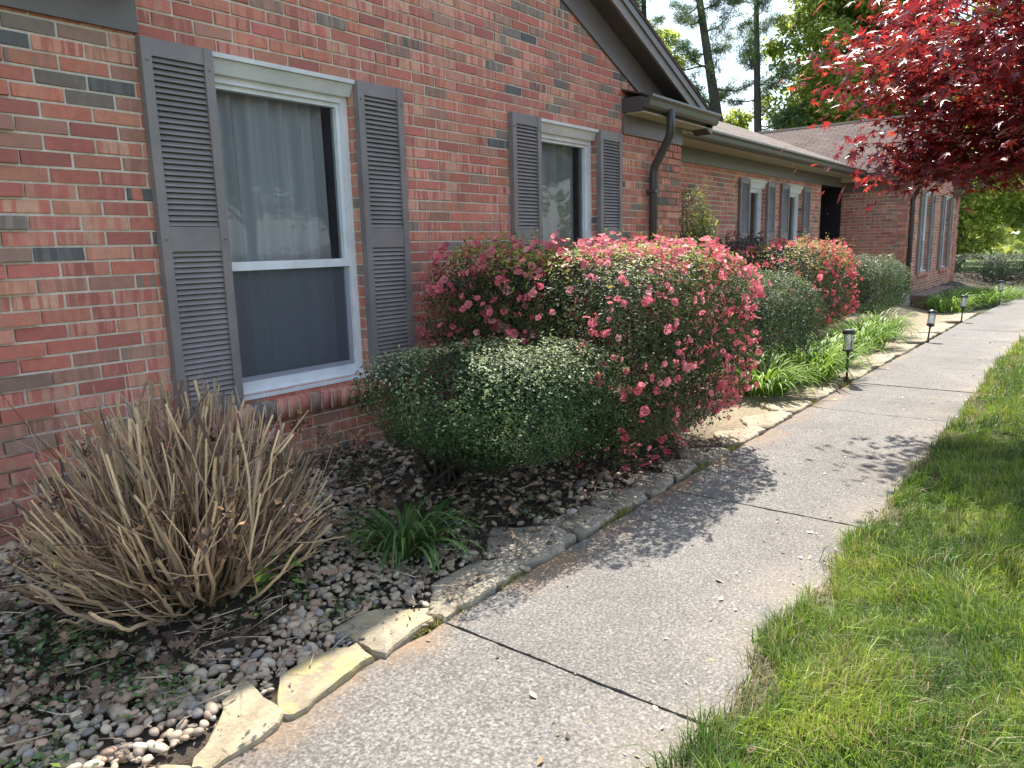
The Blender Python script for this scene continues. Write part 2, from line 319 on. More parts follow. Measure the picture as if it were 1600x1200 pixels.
# ------------------------------------------------------------------ terrain, path, lawn, bed
def bed_z(x, y):
    t = np.clip((np.asarray(y, float)+1.42)/1.22, 0, 1); t = t*t*(3-2*t)
    return 0.012 + 0.178*t + (0.003+0.009*t)*np.sin(5.1*np.asarray(x)+2.0*np.asarray(y))
def grid_struct(name, xs, ys, zf, mat):
    X, Y = np.meshgrid(xs, ys, indexing='ij'); Z = zf(X, Y); V = np.stack([X.ravel(), Y.ravel(), Z.ravel()], 1)
    n, m = len(xs), len(ys); i, j = np.meshgrid(np.arange(n-1), np.arange(m-1), indexing='ij'); a = (i*m+j).ravel()
    F = np.stack([a, a+m, a+m+1, a+1], 1); o = tri_mesh(name, V, F, mat, smooth=True); return tag(o, kind='structure')
grid_struct('ground', np.linspace(-600, 900, 60), np.linspace(-700, 700, 60), lambda x, y: -0.10 + 0*x, M['farground'])
def path_left(x): return np.interp(x, [-4, 7, 11, 14, 18, 22, 30], [-1.77, -1.78, -1.89, -1.94, -2.12, -2.5, -3.4])
def path_right(x): return np.interp(x, [-4, 12, 16, 22, 30], [-2.84, -2.95, -3.15, -3.7, -4.6])
def lawn_edge(x):
    x = np.asarray(x, float); Q = np.stack([x.ravel(), 0*x.ravel(), 0*x.ravel()], 1)
    return path_right(x) + 0.055 + (0.045*wob(Q, 7, 5)+0.05*wob(Q, 31, 6)+0.03*wob(Q, 90, 7)).reshape(x.shape)
def lawn_z(x, y): return -0.05 + 0.068*np.clip((lawn_edge(x)-y)/0.05+0.3, 0, 1) + 0.008*np.sin(1.7*x)*np.sin(2.3*y)
grid_struct('lawn', np.concatenate([np.linspace(-6, .5, 12), np.linspace(.52, 9, 420), np.linspace(9.1, 40, 160)]), np.concatenate([np.linspace(-34, -4.2, 40), np.linspace(-4.1, -3.12, 12), np.linspace(-3.1, -2.6, 34), [-2.5, -1.6]]), lawn_z, M['lawnsoil'])
grid_struct('garden_bed', np.linspace(-3, 30, 330), np.linspace(-2.2, 1.4, 90), lambda x, y: bed_z(x, y)-0.02-0.10*np.clip((-1.70-y)/0.08, 0, 1), M['soil'])
def build_path():
    J = [-3.2, -1.9, -0.6, 0.63, 1.88, 3.10+0.67, 5.08, 6.42]; 
    while J[-1] < 29: J.append(J[-1]+1.33)
    mb = MB(); r = np.random.default_rng(3)
    for a, b in zip(J[:-1], J[1:]):
        g = 0.0022 if a != 1.88 else 0.006; g2 = 0.0022 if b != 1.88 else 0.006
        n = 14; xs = np.linspace(a+g, b-g2, n); dz = r.uniform(-0.003, 0.003)
        yl = path_left(xs) + r.normal(0, 0.006, n); yr = path_right(xs) - 0.10 + r.normal(0, 0.012, n)
        def ragged(x, ya, yb, sgn):        # worn, crumbled slab end
            q = np.linspace(ya, yb, 44); e = np.abs(r.normal(0, .0035, 44))+0.004*np.clip(wob(np.stack([q, 0*q, 0*q], 1), 14, int(abs(x)*50))-.1, 0, 1); e[0] = e[-1] = 0
            return [(x+sgn*v, y_) for v, y_ in zip(e, q)]
        ea, eb = ragged(xs[0], yr[0], yl[0], 1), ragged(xs[-1], yr[-1], yl[-1], -1)
        for i in range(n-1):
            x0, x1 = xs[i], xs[i+1]; p = [(x0, yr[i]), (x1, yr[i+1]), (x1, yl[i+1]), (x0, yl[i])]
            if i == 0: p = [(x1, yr[1]), (x1, yl[1])]+ea[::-1]
            elif i == n-2: p = [(x0, yl[i]), (x0, yr[i])]+eb
            mb.quad([(q[0], q[1], dz) for q in p])
            mb.quad([(x0, yl[i], dz), (x1, yl[i+1], dz), (x1, yl[i+1], -0.09), (x0, yl[i], -0.09)])
            mb.quad([(x1, yr[i+1], dz), (x0, yr[i], dz), (x0, yr[i], -0.09), (x1, yr[i+1], -0.09)])
        for E_ in (ea, eb):
            for p, q in zip(E_[:-1], E_[1:]): mb.quad([(p[0], p[1], dz), (q[0], q[1], dz), (q[0], q[1], -0.05), (p[0], p[1], -0.05)])
        mb.quad([(b-.02, yr[-1], -0.010), (b+.02, yr[-1], -0.010), (b+.02, yl[-1], -0.010), (b-.02, yl[-1], -0.010)], 1)   # silt in the joint
    tag(mb.build('path', [M['concrete'], M['silt']]), kind='structure')
build_path()

# ------------------------------------------------------------------ brick house
HOUSE = thing('brick_house', 'long low red brick house with grey-brown louvred shutters and dark gutters', 'house')
COURSE = 0.0677; ZREF = 2.404; BL = 0.203; JN = 0.0105
ZB = ZREF - 37*COURSE       # first bed joint, below ground
PAL = [((0.34,0.115,0.082),(0.36,0.15,0.10)), ((0.33,0.105,0.085),(0.42,0.19,0.14)), ((0.36,0.13,0.095),(0.46,0.23,0.16)), ((0.27,0.095,0.075),(0.34,0.14,0.10)),
       ((0.34,0.150,0.100),(0.40,0.20,0.135)), ((0.24,0.122,0.090),(0.30,0.155,0.115)), ((0.19,0.122,0.095),(0.26,0.145,0.108)), ((0.14,0.115,0.098),(0.19,0.145,0.115)), ((0.075,0.075,0.078),(0.10,0.095,0.092))]
PAL = [tuple(tuple(min(.62, v*f) for v, f in zip(c, (1.52, 1.46, 1.42))) for c in p) for p in PAL]
PW = np.array([0.21, 0.20, 0.17, 0.15, 0.085, 0.075, 0.055, 0.038, 0.024]); PW /= PW.sum()
def brick_wall(name, O, ud, nd, u0, u1, z0, z1, openings=(), top=None, quoins=(), seed=0, shift=0.0, reveal=0.06, noback=()):
    """O origin, ud along-wall unit, nd outward unit; openings (u0,u1,z0,z1); top(u)->z gable line; quoins [(ua,ub)]"""
    r = np.random.default_rng(100+seed); O = np.array(O, float); ud = np.array(ud, float); nd = np.array(nd, float); zu = np.array([0, 0, 1.0])
    def W(u, z, n): return O + ud*u + nd*n + zu*z
    V = []; F = []; C1 = []; C2 = []; MI = []
    def add(P, m, c1=(1,1,1), c2=(1,1,1)):
        b = len(V); V.extend(P); F.append([b, b+1, b+2, b+3]); MI.append(m)
        for _ in P: C1.append(c1); C2.append(c2)
    # mortar backing
    us = sorted(set([u0, u1]+[v for o in openings for v in o[:2] if u0 < v < u1]))
    if top is not None:
        us = sorted(set(us + list(np.linspace(u0, u1, 61))))
    zs0 = sorted(set([z0]+[v for o in openings for v in o[2:] ]))
    for a, b in zip(us[:-1], us[1:]):
        zs = zs0 + [z1]
        for c, d in zip(zs[:-1], zs[1:]):
            mu, mz = (a+b)/2, (c+d)/2
            if any(o[0] < mu < o[1] and o[2] < mz < o[3] for o in openings): continue
            ta, tb = d, d
            if top is not None and d == z1: ta, tb = max(c, top(a)), max(c, top(b))
            add([W(a, c, 0), W(b, c, 0), W(b, tb, 0), W(a, ta, 0)], 1)
    for (a, b, c, d) in openings:       # reveals (jambs)
        for P in ([W(a, c, 0), W(a, d, 0), W(a, d, -0.2), W(a, c, -0.2)], [W(b, c, 0), W(b, d, 0), W(b, d, -0.2), W(b, c, -0.2)],
                  [W(a, d, 0), W(b, d, 0), W(b, d, -0.2), W(a, d, -0.2)], [W(a, c, 0), W(b, c, 0), W(b, c, -0.2), W(a, c, -0.2)]): add(P, 1)
    k0 = int(math.floor((z0-ZB)/COURSE)); k1 = int(math.ceil((z1-ZB)/COURSE))
    def brick(ua, ub, za, zb, pr, c1, c2, tl=0.0, tr=0.0, back=0.0):
        e = 0.0018; j = r.normal(0, 0.0016, 8); t = r.normal(0, 0.0016)
        zta, ztb = zb, zb
        f = [W(ua+e+j[0], za+e+j[1], pr+t), W(ub-e+j[2], za+e+j[3], pr-t), W(ub-e+j[4], ztb-e+j[5]-tr, pr-t*0.5), W(ua+e+j[6], zta-e+j[7]-tl, pr+t*0.5)]
        bk = [W(ua, za, back), W(ub, za, back), W(ub, ztb-tr, back), W(ua, zta-tl, back)]
        add(f, 0, c1, c2)
        for i in range(4): add([bk[i], bk[(i+1) % 4], f[(i+1) % 4], f[i]], 0, c1, c2)
    for k in range(k0, k1):
        za = ZB + k*COURSE + JN*0.5; zb = za + COURSE - JN
        if zb < z0 or za > z1-0.01: continue
        zb = min(zb, z1)
        offs = (k % 2)*(BL+JN)/2 + r.normal(0, 0.004) + shift
        u = u0 - ((u0 - offs) % (BL+JN)); 
        while u < u1:
            ivs = [(max(u, u0), min(u+BL, u1))]; u += BL+JN
            for (oa, ob, oc, od) in openings:
                if zb <= oc+0.02 or za >= od-0.02: continue
                nx = []
                for (p, q) in ivs:
                    if q <= oa or p >= ob: nx.append((p, q)); continue
                    if p < oa: nx.append((p, oa))
                    if q > ob: nx.append((ob, q))
                ivs = nx
            for (p, q) in ivs:
                if q-p < 0.018: continue
                tl = tr = 0
                if top is not None:
                    hl, hr = top(p)-zb, top(q)-zb
                    if max(hl, hr) < -(zb-za)*0.8: continue
                    tl, tr = max(0, min(-hl, (zb-za)*0.9)), max(0, min(-hr, (zb-za)*0.9))
                pi = r.choice(len(PAL), p=PW); c1 = np.array(PAL[pi][0])*r.uniform(0.86, 1.13); c2 = np.array(PAL[pi][1])*r.uniform(0.86, 1.12)
                if r.random() < 0.30: c2 = np.array(PAL[r.choice(len(PAL), p=PW)][1])*r.uniform(0.85, 1.1)
                if r.random() < 0.25: c2 = c1
                pr = 0.006 + r.normal(0, 0.0007)
                if any(a <= (p+q)/2 <= b for a, b in quoins) and k % 6 != 1: pr += 0.016
                brick(p, q, za, zb, pr, c1, c2, tl, tr)
    # jamb bricks shown in the reveals
    for (a, b, c, d) in openings:
        for k in range(k0, k1):
            za = ZB+k*COURSE+JN*0.5; zb = za+COURSE-JN
            if za < c or zb > d+0.01: continue
            for uu, s in ((a, 1), (b, -1)):
                pi = r.choice(len(PAL), p=PW); c1 = np.array(PAL[pi][0])*r.uniform(0.85, 1.1); c2 = np.array(PAL[pi][1])
                add([W(uu+s*0.004, za, 0.004), W(uu+s*0.004, zb, 0.004), W(uu+s*0.004, zb, -0.11), W(uu+s*0.004, za, -0.11)], 0, c1, c2)
    return tri_mesh(name, np.array(V), np.array(F), [M['brick'], M['mortar']], HOUSE, np.array(C1), matidx=MI, col2=np.array(C2))

SL = 0.415
def shingle_z1(x, c=4.08): return 3.32 + SL*(6.5-4.08) - SL*abs(x-c)    # top of gable roof
def rake(c):
    base = 2.879 + 0.416*(6.5-4.08)
    return lambda x: base - 0.416*abs(x-c) + 0.05
# openings of the front gable walls
def win_ops(off): return [(off+1.59, off+2.52, 0.64, 2.404), (off+4.40, off+5.30, 0.64, 2.404)]
O1 = win_ops(0.6); OFF2 = 17.5-0.6
brick_wall('brick_wall', (0, 0, 0), (1, 0, 0), (0, -1, 0), 0.6, 7.57, -0.1, 4.2, O1, rake(4.085), [(0.6, 1.19), (7.03, 7.57)], 1)
brick_wall('brick_wall', (7.57, 0, 0), (0, 1, 0), (1, 0, 0), 0, 1.0, -0.1, 2.75, (), None, (), 2)
O2 = [(11.93, 12.74, 0.64, 2.37), (13.86, 14.70, 0.64, 2.37)]
brick_wall('brick_wall', (0, 0.9, 0), (1, 0, 0), (0, -1, 0), 7.45, 15.91, -0.1, 2.75, O2, None, (), 3, 0.04)
brick_wall('brick_wall', (15.91, 0.9, 0), (0, 1, 0), (1, 0, 0), 0, 1.3, -0.1, 2.75, (), None, (), 4)
brick_wall('brick_wall', (17.5, 0, 0), (0, 1, 0), (-1, 0, 0), -0.40, 2.2, -0.1, 2.75, (), None, [(-0.40, -0.12)], 5)
O3 = [(o[0]+OFF2, o[1]+OFF2, o[2], o[3]) for o in O1]
brick_wall('brick_wall', (0, -0.40, 0), (1, 0, 0), (0, -1, 0), 17.5, 24.47, -0.1, 4.2, O3, rake(20.985), [(17.5, 18.05), (23.9, 24.47)], 6)
brick_wall('brick_wall', (0.6, 0, 0), (0, 1, 0), (-1, 0, 0), 0, 8, -0.1, 2.8, (), None, (), 7)
mb = MB()       # rear and far side walls that close the shell
mb.box(0.7, 24.4, 8.0, 8.15, -0.1, 2.8); mb.box(24.3, 24.46, -0.38, 8.0, -0.1, 2.8)
mb.build('rear_wall', M['mortar'], HOUSE)
# dim rooms behind the windows
def room(x0, x1, y0, y1, z0, z1):
    mb = MB(); P = lambda *a: a
    mb.quad([(x0,y1,z0),(x1,y1,z0),(x1,y1,z1),(x0,y1,z1)]); mb.quad([(x0,y0,z0),(x0,y1,z0),(x0,y1,z1),(x0,y0,z1)]); mb.quad([(x1,y0,z0),(x1,y1,z0),(x1,y1,z1),(x1,y0,z1)])
    mb.quad([(x0,y0,z0),(x1,y0,z0),(x1,y1,z0),(x0,y1,z0)]); mb.quad([(x0,y0,z1),(x1,y0,z1),(x1,y1,z1),(x0,y1,z1)])
    return mb.build('room_wall', M['room'], HOUSE)
for ops, y in ((O1, 0), (O2, 0.9), (O3, -0.4)):
    for o in ops: room(o[0]-0.12, o[1]+0.12, y+0.21, y+1.4, o[2]-0.1, o[3]+0.08)

def window(o, y, head=0.088, detail=True):
    """double-hung white window in opening o of the wall at y (faces -Y)"""
    x0, x1, z0, z1 = o; yf = y+0.06
    fr = MB(); t = 0.052
    fr.box(x0+0.002, x0+t, yf, yf+0.09, z0, z1-head); fr.box(x1-t, x1-0.002, yf, yf+0.09, z0, z1-head)
    fr.box(x0+t, x1-t, yf+0.002, yf+0.09, z1-head-0.035, z1-head); fr.box(x0+t, x1-t, yf+0.002, yf+0.09, z0, z0+0.055)
    F = fr.build('window_frame', M['white'], HOUSE, bevel=0.004)
    hd = MB(); hd.prism([(y-0.002, z1-0.022), (y-0.03, z1-0.022), (y-0.034, z1), (y-0.002, z1)], 'x', x0+0.004, x1-0.004)
    hd.prism([(y+0.125, z1-head), (y+0.03, z1-head), (y-0.012, z1-0.023), (y+0.125, z1-0.023)], 'x', x0+0.004, x1-0.004); hd.build('window_head', M['white'], F)
    zm = z0 + (z1-z0)*0.395; ys = yf+0.022
    sx = MB()   # sashes: stepped inner frames + meeting rail
    a, b = x0+t, x1-t
    sx.box(a, a+0.022, ys, ys+0.05, zm, z1-head-0.035); sx.box(b-0.022, b, ys, ys+0.05, zm, z1-head-0.035); sx.box(a+0.022, b-0.022, ys+0.001, ys+0.05, z1-head-0.06, z1-head-0.035)
    sx.box(a, b, ys-0.016, ys+0.04, zm-0.024, zm+0.024)
    sx.build('sash', M['white'], F, bevel=0.003)
    sc = MB(); sc.box(a, a+0.012, ys, ys+0.03, z0+0.055, zm-0.024); sc.box(b-0.03, b, ys, ys+0.03, z0+0.055, zm-0.024); sc.box(a+0.012, b-0.03, ys+0.001, ys+0.03, z0+0.055, z0+0.082); sc.build('screen_frame', M['rubbersill'], F)
    g = MB(); g.quad([(a+0.01, ys+0.03, zm), (b-0.01, ys+0.03, zm), (b-0.01, ys+0.03, z1-head-0.04), (a+0.01, ys+0.03, z1-head-0.04)]); g.build('window_pane', M['glass'], F)
    g = MB(); g.quad([(a+0.01, ys+0.012, z0+0.06), (b-0.01, ys+0.012, z0+0.06), (b-0.01, ys+0.012, zm), (a+0.01, ys+0.012, zm)]); g.build('window_pane', M['screen'], F)
    st = MB(); st.prism([(y-0.012, z0-0.028), (y-0.012, z0-0.006), (yf+0.06, z0+0.012), (yf+0.06, z0-0.02)], 'x', x0+0.003, x1-0.003); st.build('window_sill', M['white'], F)
    # sheer curtain with soft pleats, open a hand's width at the right
    n = 90; cv = []; cf = []; xa, xb = a-0.02, b-0.035
    for i in range(n+1):
        u = i/n; x = xa+(xb-xa)*u; yy = ys+0.13 + 0.022*math.sin(u*47+0.7*math.sin(u*9)) + 0.012*math.sin(u*21+1)
        for z in (z0-0.02, z1-0.03): cv.append((x + (0.012 if z < 1 else 0), yy, z))
    for i in range(n): cf.append((2*i, 2*i+2, 2*i+3, 2*i+1))
    tri_mesh('curtain', cv, cf, M['curtain'], F, smooth=True)
    # sloping rowlock brick sill
    V = []; FF = []; C1 = []; C2 = []; r = np.random.default_rng(int(x0*10)); xx = x0-0.10
    while xx < x1+0.08:
        pi = r.choice(len(PAL), p=PW); wd = 0.067; j = r.normal(0, 0.0015, 4); yb = y+0.005
        c1 = np.array(PAL[pi][0])*r.uniform(0.85, 1.1); c2 = np.array(PAL[pi][1])
        zt, zt2, zb = z0-0.034, z0-0.062+j[0], z0-0.166+j[1]; yfv = y-0.052+j[2]
        P = [(xx, yb+0.06, zt), (xx+wd, yb+0.06, zt), (xx+wd, yfv, zt2), (xx, yfv, zt2), (xx, yfv+0.006, zb), (xx+wd, yfv+0.006, zb), (xx+wd, yb, zb), (xx, yb, zb)]
        b_ = len(V); V += P; FF += [[b_+3, b_+2, b_+1, b_], [b_+4, b_+5, b_+2, b_+3], [b_+7, b_+6, b_+5, b_+4], [b_, b_+7, b_+4, b_+3], [b_+2, b_+5, b_+6, b_+1]]
        C1 += [c1]*8; C2 += [c2]*8; xx += wd+0.009
    ml = len(V); x2 = xx-0.009; yb = y+0.003
    V += [(x0-0.098, yb+0.06, z0-0.037), (x2, yb+0.06, z0-0.037), (x2, y-0.046, z0-0.066), (x0-0.098, y-0.046, z0-0.066), (x0-0.098, y-0.041, z0-0.162), (x2, y-0.041, z0-0.162)]
    FF += [[ml+3, ml+2, ml+1, ml], [ml+4, ml+5, ml+2, ml+3]]; C1 += [(1, 1, 1)]*6; C2 += [(1, 1, 1)]*6
    tri_mesh('brick_sill', V, FF, [M['brick'], M['mortar']], HOUSE, np.array(C1), matidx=[0]*(len(FF)-2)+[1, 1], col2=np.array(C2))
    return F
def shutter(x0, x1, y, z0, z1):
    """louvred shutter on the wall face y: stiles, three rails, tilted slats, screw caps"""
    mb = MB(); yo = y-0.052; yb = y-0.007; sw = 0.048; zm0, zm1 = z0+(z1-z0)*0.467, z0+(z1-z0)*0.533
    mb.box(x0, x0+sw, yo, yb, z0, z1); mb.box(x1-sw, x1, yo, yb, z0, z1)
    rails = [(z0, z0+0.085), (zm0-0.012, zm1-0.012), (z1-0.078, z1)]
    for a, b in rails: mb.box(x0+sw, x1-sw, yo+0.004, yb, a, b)
    mb.quad([(x0+sw, yb-0.004, z0+0.05), (x1-sw, yb-0.004, z0+0.05), (x1-sw, yb-0.004, z1-0.05), (x0+sw, yb-0.004, z1-0.05)])
    S = mb.build('shutter', M['shutter'], HOUSE, bevel=0.003)
    lv = MB(); p = 0.0262
    for a, b in ((rails[0][1], rails[1][0]), (rails[1][1], rails[2][0])):
        n = int((b-a)/p); q = (b-a)/n
        for i in range(n):
            z = a+i*q; lv.prism([(yo+0.010, z+0.0015), (yo+0.006, z+0.004), (yo+0.020, z+q*0.93), (yo+0.026, z+q*0.93)], 'x', x0+sw, x1-sw)
    lv.build('louvre_slats', M['shutter'], S)
    for xs in (x0+sw/2, x1-sw/2):
        for z in (z1-0.10, (zm0+zm1)/2-0.01, z0+0.06):
            c = MB(); pr = [(0.0, 0.0075), (0.006, 0.006), (0.008, 0.0)]
            n = 10; b_ = 0
            for rr, dy in pr:
                for k in range(n): c.v.append((xs+rr*math.cos(2*math.pi*k/n), yo-dy, z+rr*math.sin(2*math.pi*k/n)))
            for i in range(2):
                for k in range(n): c.f.append((i*n+k, i*n+(k+1) % n, (i+1)*n+(k+1) % n, (i+1)*n+k)); c.m.append(0); c.uv.append(None)
            c.build('screw_cap', M['shutter'], S, smooth=True)
for o in O1: window(o, 0.0)
for o in O3: window(o, -0.4)
for o in O2: window(o, 0.9, 0.12)
for dx, y in ((0, 0.0), (OFF2, -0.4)):
    for a, b in ((1.825, 2.185), (3.112, 3.482), (4.612, 4.982), (5.88, 6.265)): shutter(a+dx, b+dx, y, 0.585, 2.404)
for a, b in ((11.52, 11.92), (12.75, 13.12), (13.45, 13.85), (14.71, 15.09)): shutter(a, b, 0.9, 0.585, 2.37)

# gable roofs (front and far wing) -----------------------------------------------------------
def gable(c, yw, xl, xr, far):
    """roof over a gable-fronted wing: c ridge x, yw front wall plane, xl/xr wall corners"""
    yo = yw-0.24; e0, e1 = xl-0.33, xr+0.33; zt = lambda x: shingle_z1(x, c); yb = 8.3
    mb = MB(); th = 0.035; L = math.sqrt(1+SL*SL)
    for xa in (e0, e1):
        s = abs(xa-c)*L
        mb.quad([(xa, yo, zt(xa)), (xa, yb, zt(xa)), (c, yb, zt(c)), (c, yo, zt(c))], 0, [(yo, 0), (yb, 0), (yb, s), (yo, s)])
        mb.quad([(xa, yo, zt(xa)-th), (c, yo, zt(c)-th), (c, yb, zt(c)-th), (xa, yb, zt(xa)-th)], 0, [(0, 0), (s, 0), (s, 1), (0, 1)])
        mb.quad([(xa, yo, zt(xa)), (c, yo, zt(c)), (c, yo, zt(c)-th), (xa, yo, zt(xa)-th)], 0, [(0, 0), (s, 0), (s, .04), (0, .04)])
        mb.quad([(xa, yo, zt(xa)), (xa, yb, zt(xa)), (xa, yb, zt(xa)-th), (xa, yo, zt(xa)-th)], 0, [(0, 0), (8, 0), (8, .04), (0, .04)])
    roof = mb.build('roof', M['shingle'], HOUSE)
    cap = MB(); cap.prism([(c-0.14, zt(c)-0.045), (c, zt(c)+0.025), (c+0.14, zt(c)-0.045), (c, zt(c)-0.01)], 'y', yo+0.01, yb); cap.build('ridge_cap', M['ridge'], roof)
    # rake boards: outer fascia, drip moulding, dark soffit, wide frieze on the wall
    fb, ft = 3.118, 3.257
    k = SL*(6.5-4.08)
    def band(name, z0, z1, y0, y1, m, e=0.0):
        b = MB(); zl = lambda x, z: z + k - SL*abs(x-c)
        for xa in (e0+e, e1-e):
            pts = [(xa, zl(xa, z0)), (c, zl(c, z0)), (c, zl(c, z1)), (xa, zl(xa, z1))]; b.prism(pts, 'y', y0, y1)
        return b.build(name, m, HOUSE, recalc=True)
    band('rake_fascia', fb, ft-0.04, yw-0.215, yw-0.19, M['fascia'])
    band('rake_moulding', ft-0.045, 3.284, yw-0.232, yw-0.189, M['trim'])
    band('rake_soffit', fb+0.004, fb+0.024, yw-0.19, yw-0.026, M['dark_soffit'])
    band('rake_frieze', 2.879-0.01, fb+0.02, yw-0.026, yw-0.002, M['trim'], 0.34)
    # eave returns at both corners of the gable front
    for side, xw in ((-1, xl), (1, xr)):
        xi = xw - side*1.235; xo = xw + side*0.33; a, b = min(xi, xo), max(xi, xo)
        fz = MB(); fz.box(min(xi, xw)+0.0, max(xi, xw)+0.0, yw-0.03, yw-0.001, 2.418, 2.60); fz.build('frieze_board', M['trim'], HOUSE, bevel=0.003)
        bx = MB(); bx.box(a, b, yw-0.215, yw-0.001, 2.604, 2.73); R = bx.build('eave_return', M['dark_soffit'], HOUSE)
        sf = MB(); sf.box(a+0.03, b-0.01, yw-0.213, yw-0.032, 2.592, 2.603); sf.build('soffit', M['cream'], R)
        tp = MB(); tp.prism([(yw-0.235, 2.732), (yw-0.001, 2.80), (yw-0.001, 2.815), (yw-0.235, 2.747)], 'x', a-0.012, b); tp.build('return_cap', M['shingle_old'], R)
        cz = MB(); prof = [(yw-0.216, 2.625), (yw-0.265, 2.625), (yw-0.285, 2.645), (yw-0.293, 2.69), (yw-0.318, 2.715), (yw-0.318, 2.735), (yw-0.310, 2.735), (yw-0.308, 2.722), (yw-0.216, 2.70)]
        cz.prism(prof, 'x', a+0.004, b); cz.build('gutter', M['gutter'], HOUSE, recalc=True)
        # side eave: gutter, fascia and soffit along the long side
        g = MB(); sx = side; xg = xw + side*0.30
        pf = [(xg, 2.60), (xg+sx*0.06, 2.60), (xg+sx*0.075, 2.66), (xg+sx*0.105, 2.69), (xg+sx*0.105, 2.71), (xg, 2.70)]
        ys = yw-0.21; g.prism(pf, 'y', ys, 8.2 if not (far and side == -1) else 0.42); g.build('gutter', M['gutter'], HOUSE, recalc=True)
        s2 = MB(); s2.box(min(xw, xg), max(xw, xg), yw-0.0, 8.2, 2.58, 2.592); s2.box(min(xg-sx*0.02, xg), max(xg-sx*0.02, xg), yw, 8.2, 2.592, 2.72); s2.build('soffit', M['cream'], HOUSE)
        fz = MB(); fz.box(min(xw+sx*0.002, xw+sx*0.028), max(xw+sx*0.002, xw+sx*0.028), yw, 8.0 if side*1 == 1 or not far else 2.1, 2.38 if far else 2.42, 2.58); fz.build('frieze_board', M['trim'], HOUSE)
    return roof
gable(4.085, 0.0, 0.6, 7.57, False)
gable(20.985, -0.40, 17.5, 24.47, True)
# centre range: eave roof between the wings
def centre_roof():
    y0, yr, x0, x1 = 0.43, 4.6, 4.2, 20.9; z0 = 2.80; zr = z0+SL*(yr-y0); th = 0.035
    mb = MB(); L = math.sqrt(1+SL*SL); s = (yr-y0)*L
    def P(x, y): return (x, y, z0+SL*(y-y0)) 
    # front slope in strips whose ends die into the wings' roofs along valleys
    n = 40
    def xl(y): 
        z = z0+SL*(y-y0); return max(4.085, min(7.9, 4.085+(shingle_z1(4.085)-z)/SL))
    def xr(y):
        z = z0+SL*(y-y0); return min(20.985, max(17.17, 20.985-(shingle_z1(20.985, 20.985)-z)/SL))
    ys = np.linspace(y0, yr, n+1)
    for a, b in zip(ys[:-1], ys[1:]):
        mb.quad([(xl(a), a, z0+SL*(a-y0)), (xr(a), a, z0+SL*(a-y0)), (xr(b), b, z0+SL*(b-y0)), (xl(b), b, z0+SL*(b-y0))], 0, [(xl(a), (a-y0)*L), (xr(a), (a-y0)*L), (xr(b), (b-y0)*L), (xl(b), (b-y0)*L)])
    mb.quad([(4.1, yr, zr), (20.9, yr, zr), (20.9, 8.3, 2.8), (4.1, 8.3, 2.8)], 0, [(0, 0), (16, 0), (16, 4), (0, 4)])
    mb.quad([(7.9, y0, z0), (17.17, y0, z0), (17.17, y0, z0-th), (7.9, y0, z0-th)], 0, [(0, 0), (9, 0), (9, .04), (0, .04)])
    roof = mb.build('roof', M['shingle_old'], HOUSE)
    tag(roof, 'weathered grey-brown roof over the set-back centre')
    g = MB(); yg = 0.45
    g.prism([(yg, 2.665), (yg-0.05, 2.665), (yg-0.072, 2.69), (yg-0.08, 2.74), (yg-0.105, 2.765), (yg-0.105, 2.79), (yg-0.096, 2.79), (yg-0.094, 2.775), (yg, 2.77)], 'x', 7.7, 17.19); g.build('gutter', M['gutter'], HOUSE, recalc=True)
    f = MB(); f.box(7.6, 17.19, yg+0.001, yg+0.022, 2.655, 2.785); f.build('fascia', M['fascia'], HOUSE)
    s = MB(); s.box(7.6, 17.48, yg+0.022, 0.898, 2.668, 2.68); s.build('soffit', M['cream'], HOUSE)
    z = MB(); z.box(7.575, 17.47, 0.868, 0.898, 2.475, 2.667); z.build('frieze_board', M['trim'], HOUSE)
centre_roof()
# entry recess with the dark front door
e = MB(); e.box(15.93, 17.47, 0.93, 2.2, 2.50, 2.56); e.build('porch_ceiling', M['dark_soffit'], HOUSE)
e = MB(); e.box(15.91, 17.5, 0.92, 2.2, 0.0, 0.22); e.build('porch_step', M['mortar'], HOUSE)
d = MB(); d.box(17.44, 17.478, 0.905, 2.2, 0.221, 2.499); D = d.build('door', M['door'], HOUSE)
d = MB()
for a, b in ((0.95, 1.14), (1.20, 1.40), (1.5, 2.1)):
    for c, e_ in ((0.4, 1.15), (1.3, 2.3)): d.box(17.432, 17.442, a, b, c, e_)
d.build('door_panel', M['door'], D, bevel=0.004)
d = MB(); d.lathe((0, 0, 0), [(0.0, 0.06), (0.02, 0.055), (0.026, 0.04), (0.012, 0.02), (0.025, 0.0)], 12)
kn = d.build('door_knob', M['gutter'], D, smooth=True); kn.rotation_euler = (0, R_(-90), 0); kn.location = (17.44, 1.17, 1.95)
d = MB(); d.box(15.92, 17.48, 2.2, 2.25, 0.0, 2.56); d.build('porch_wall', M['door'], HOUSE)
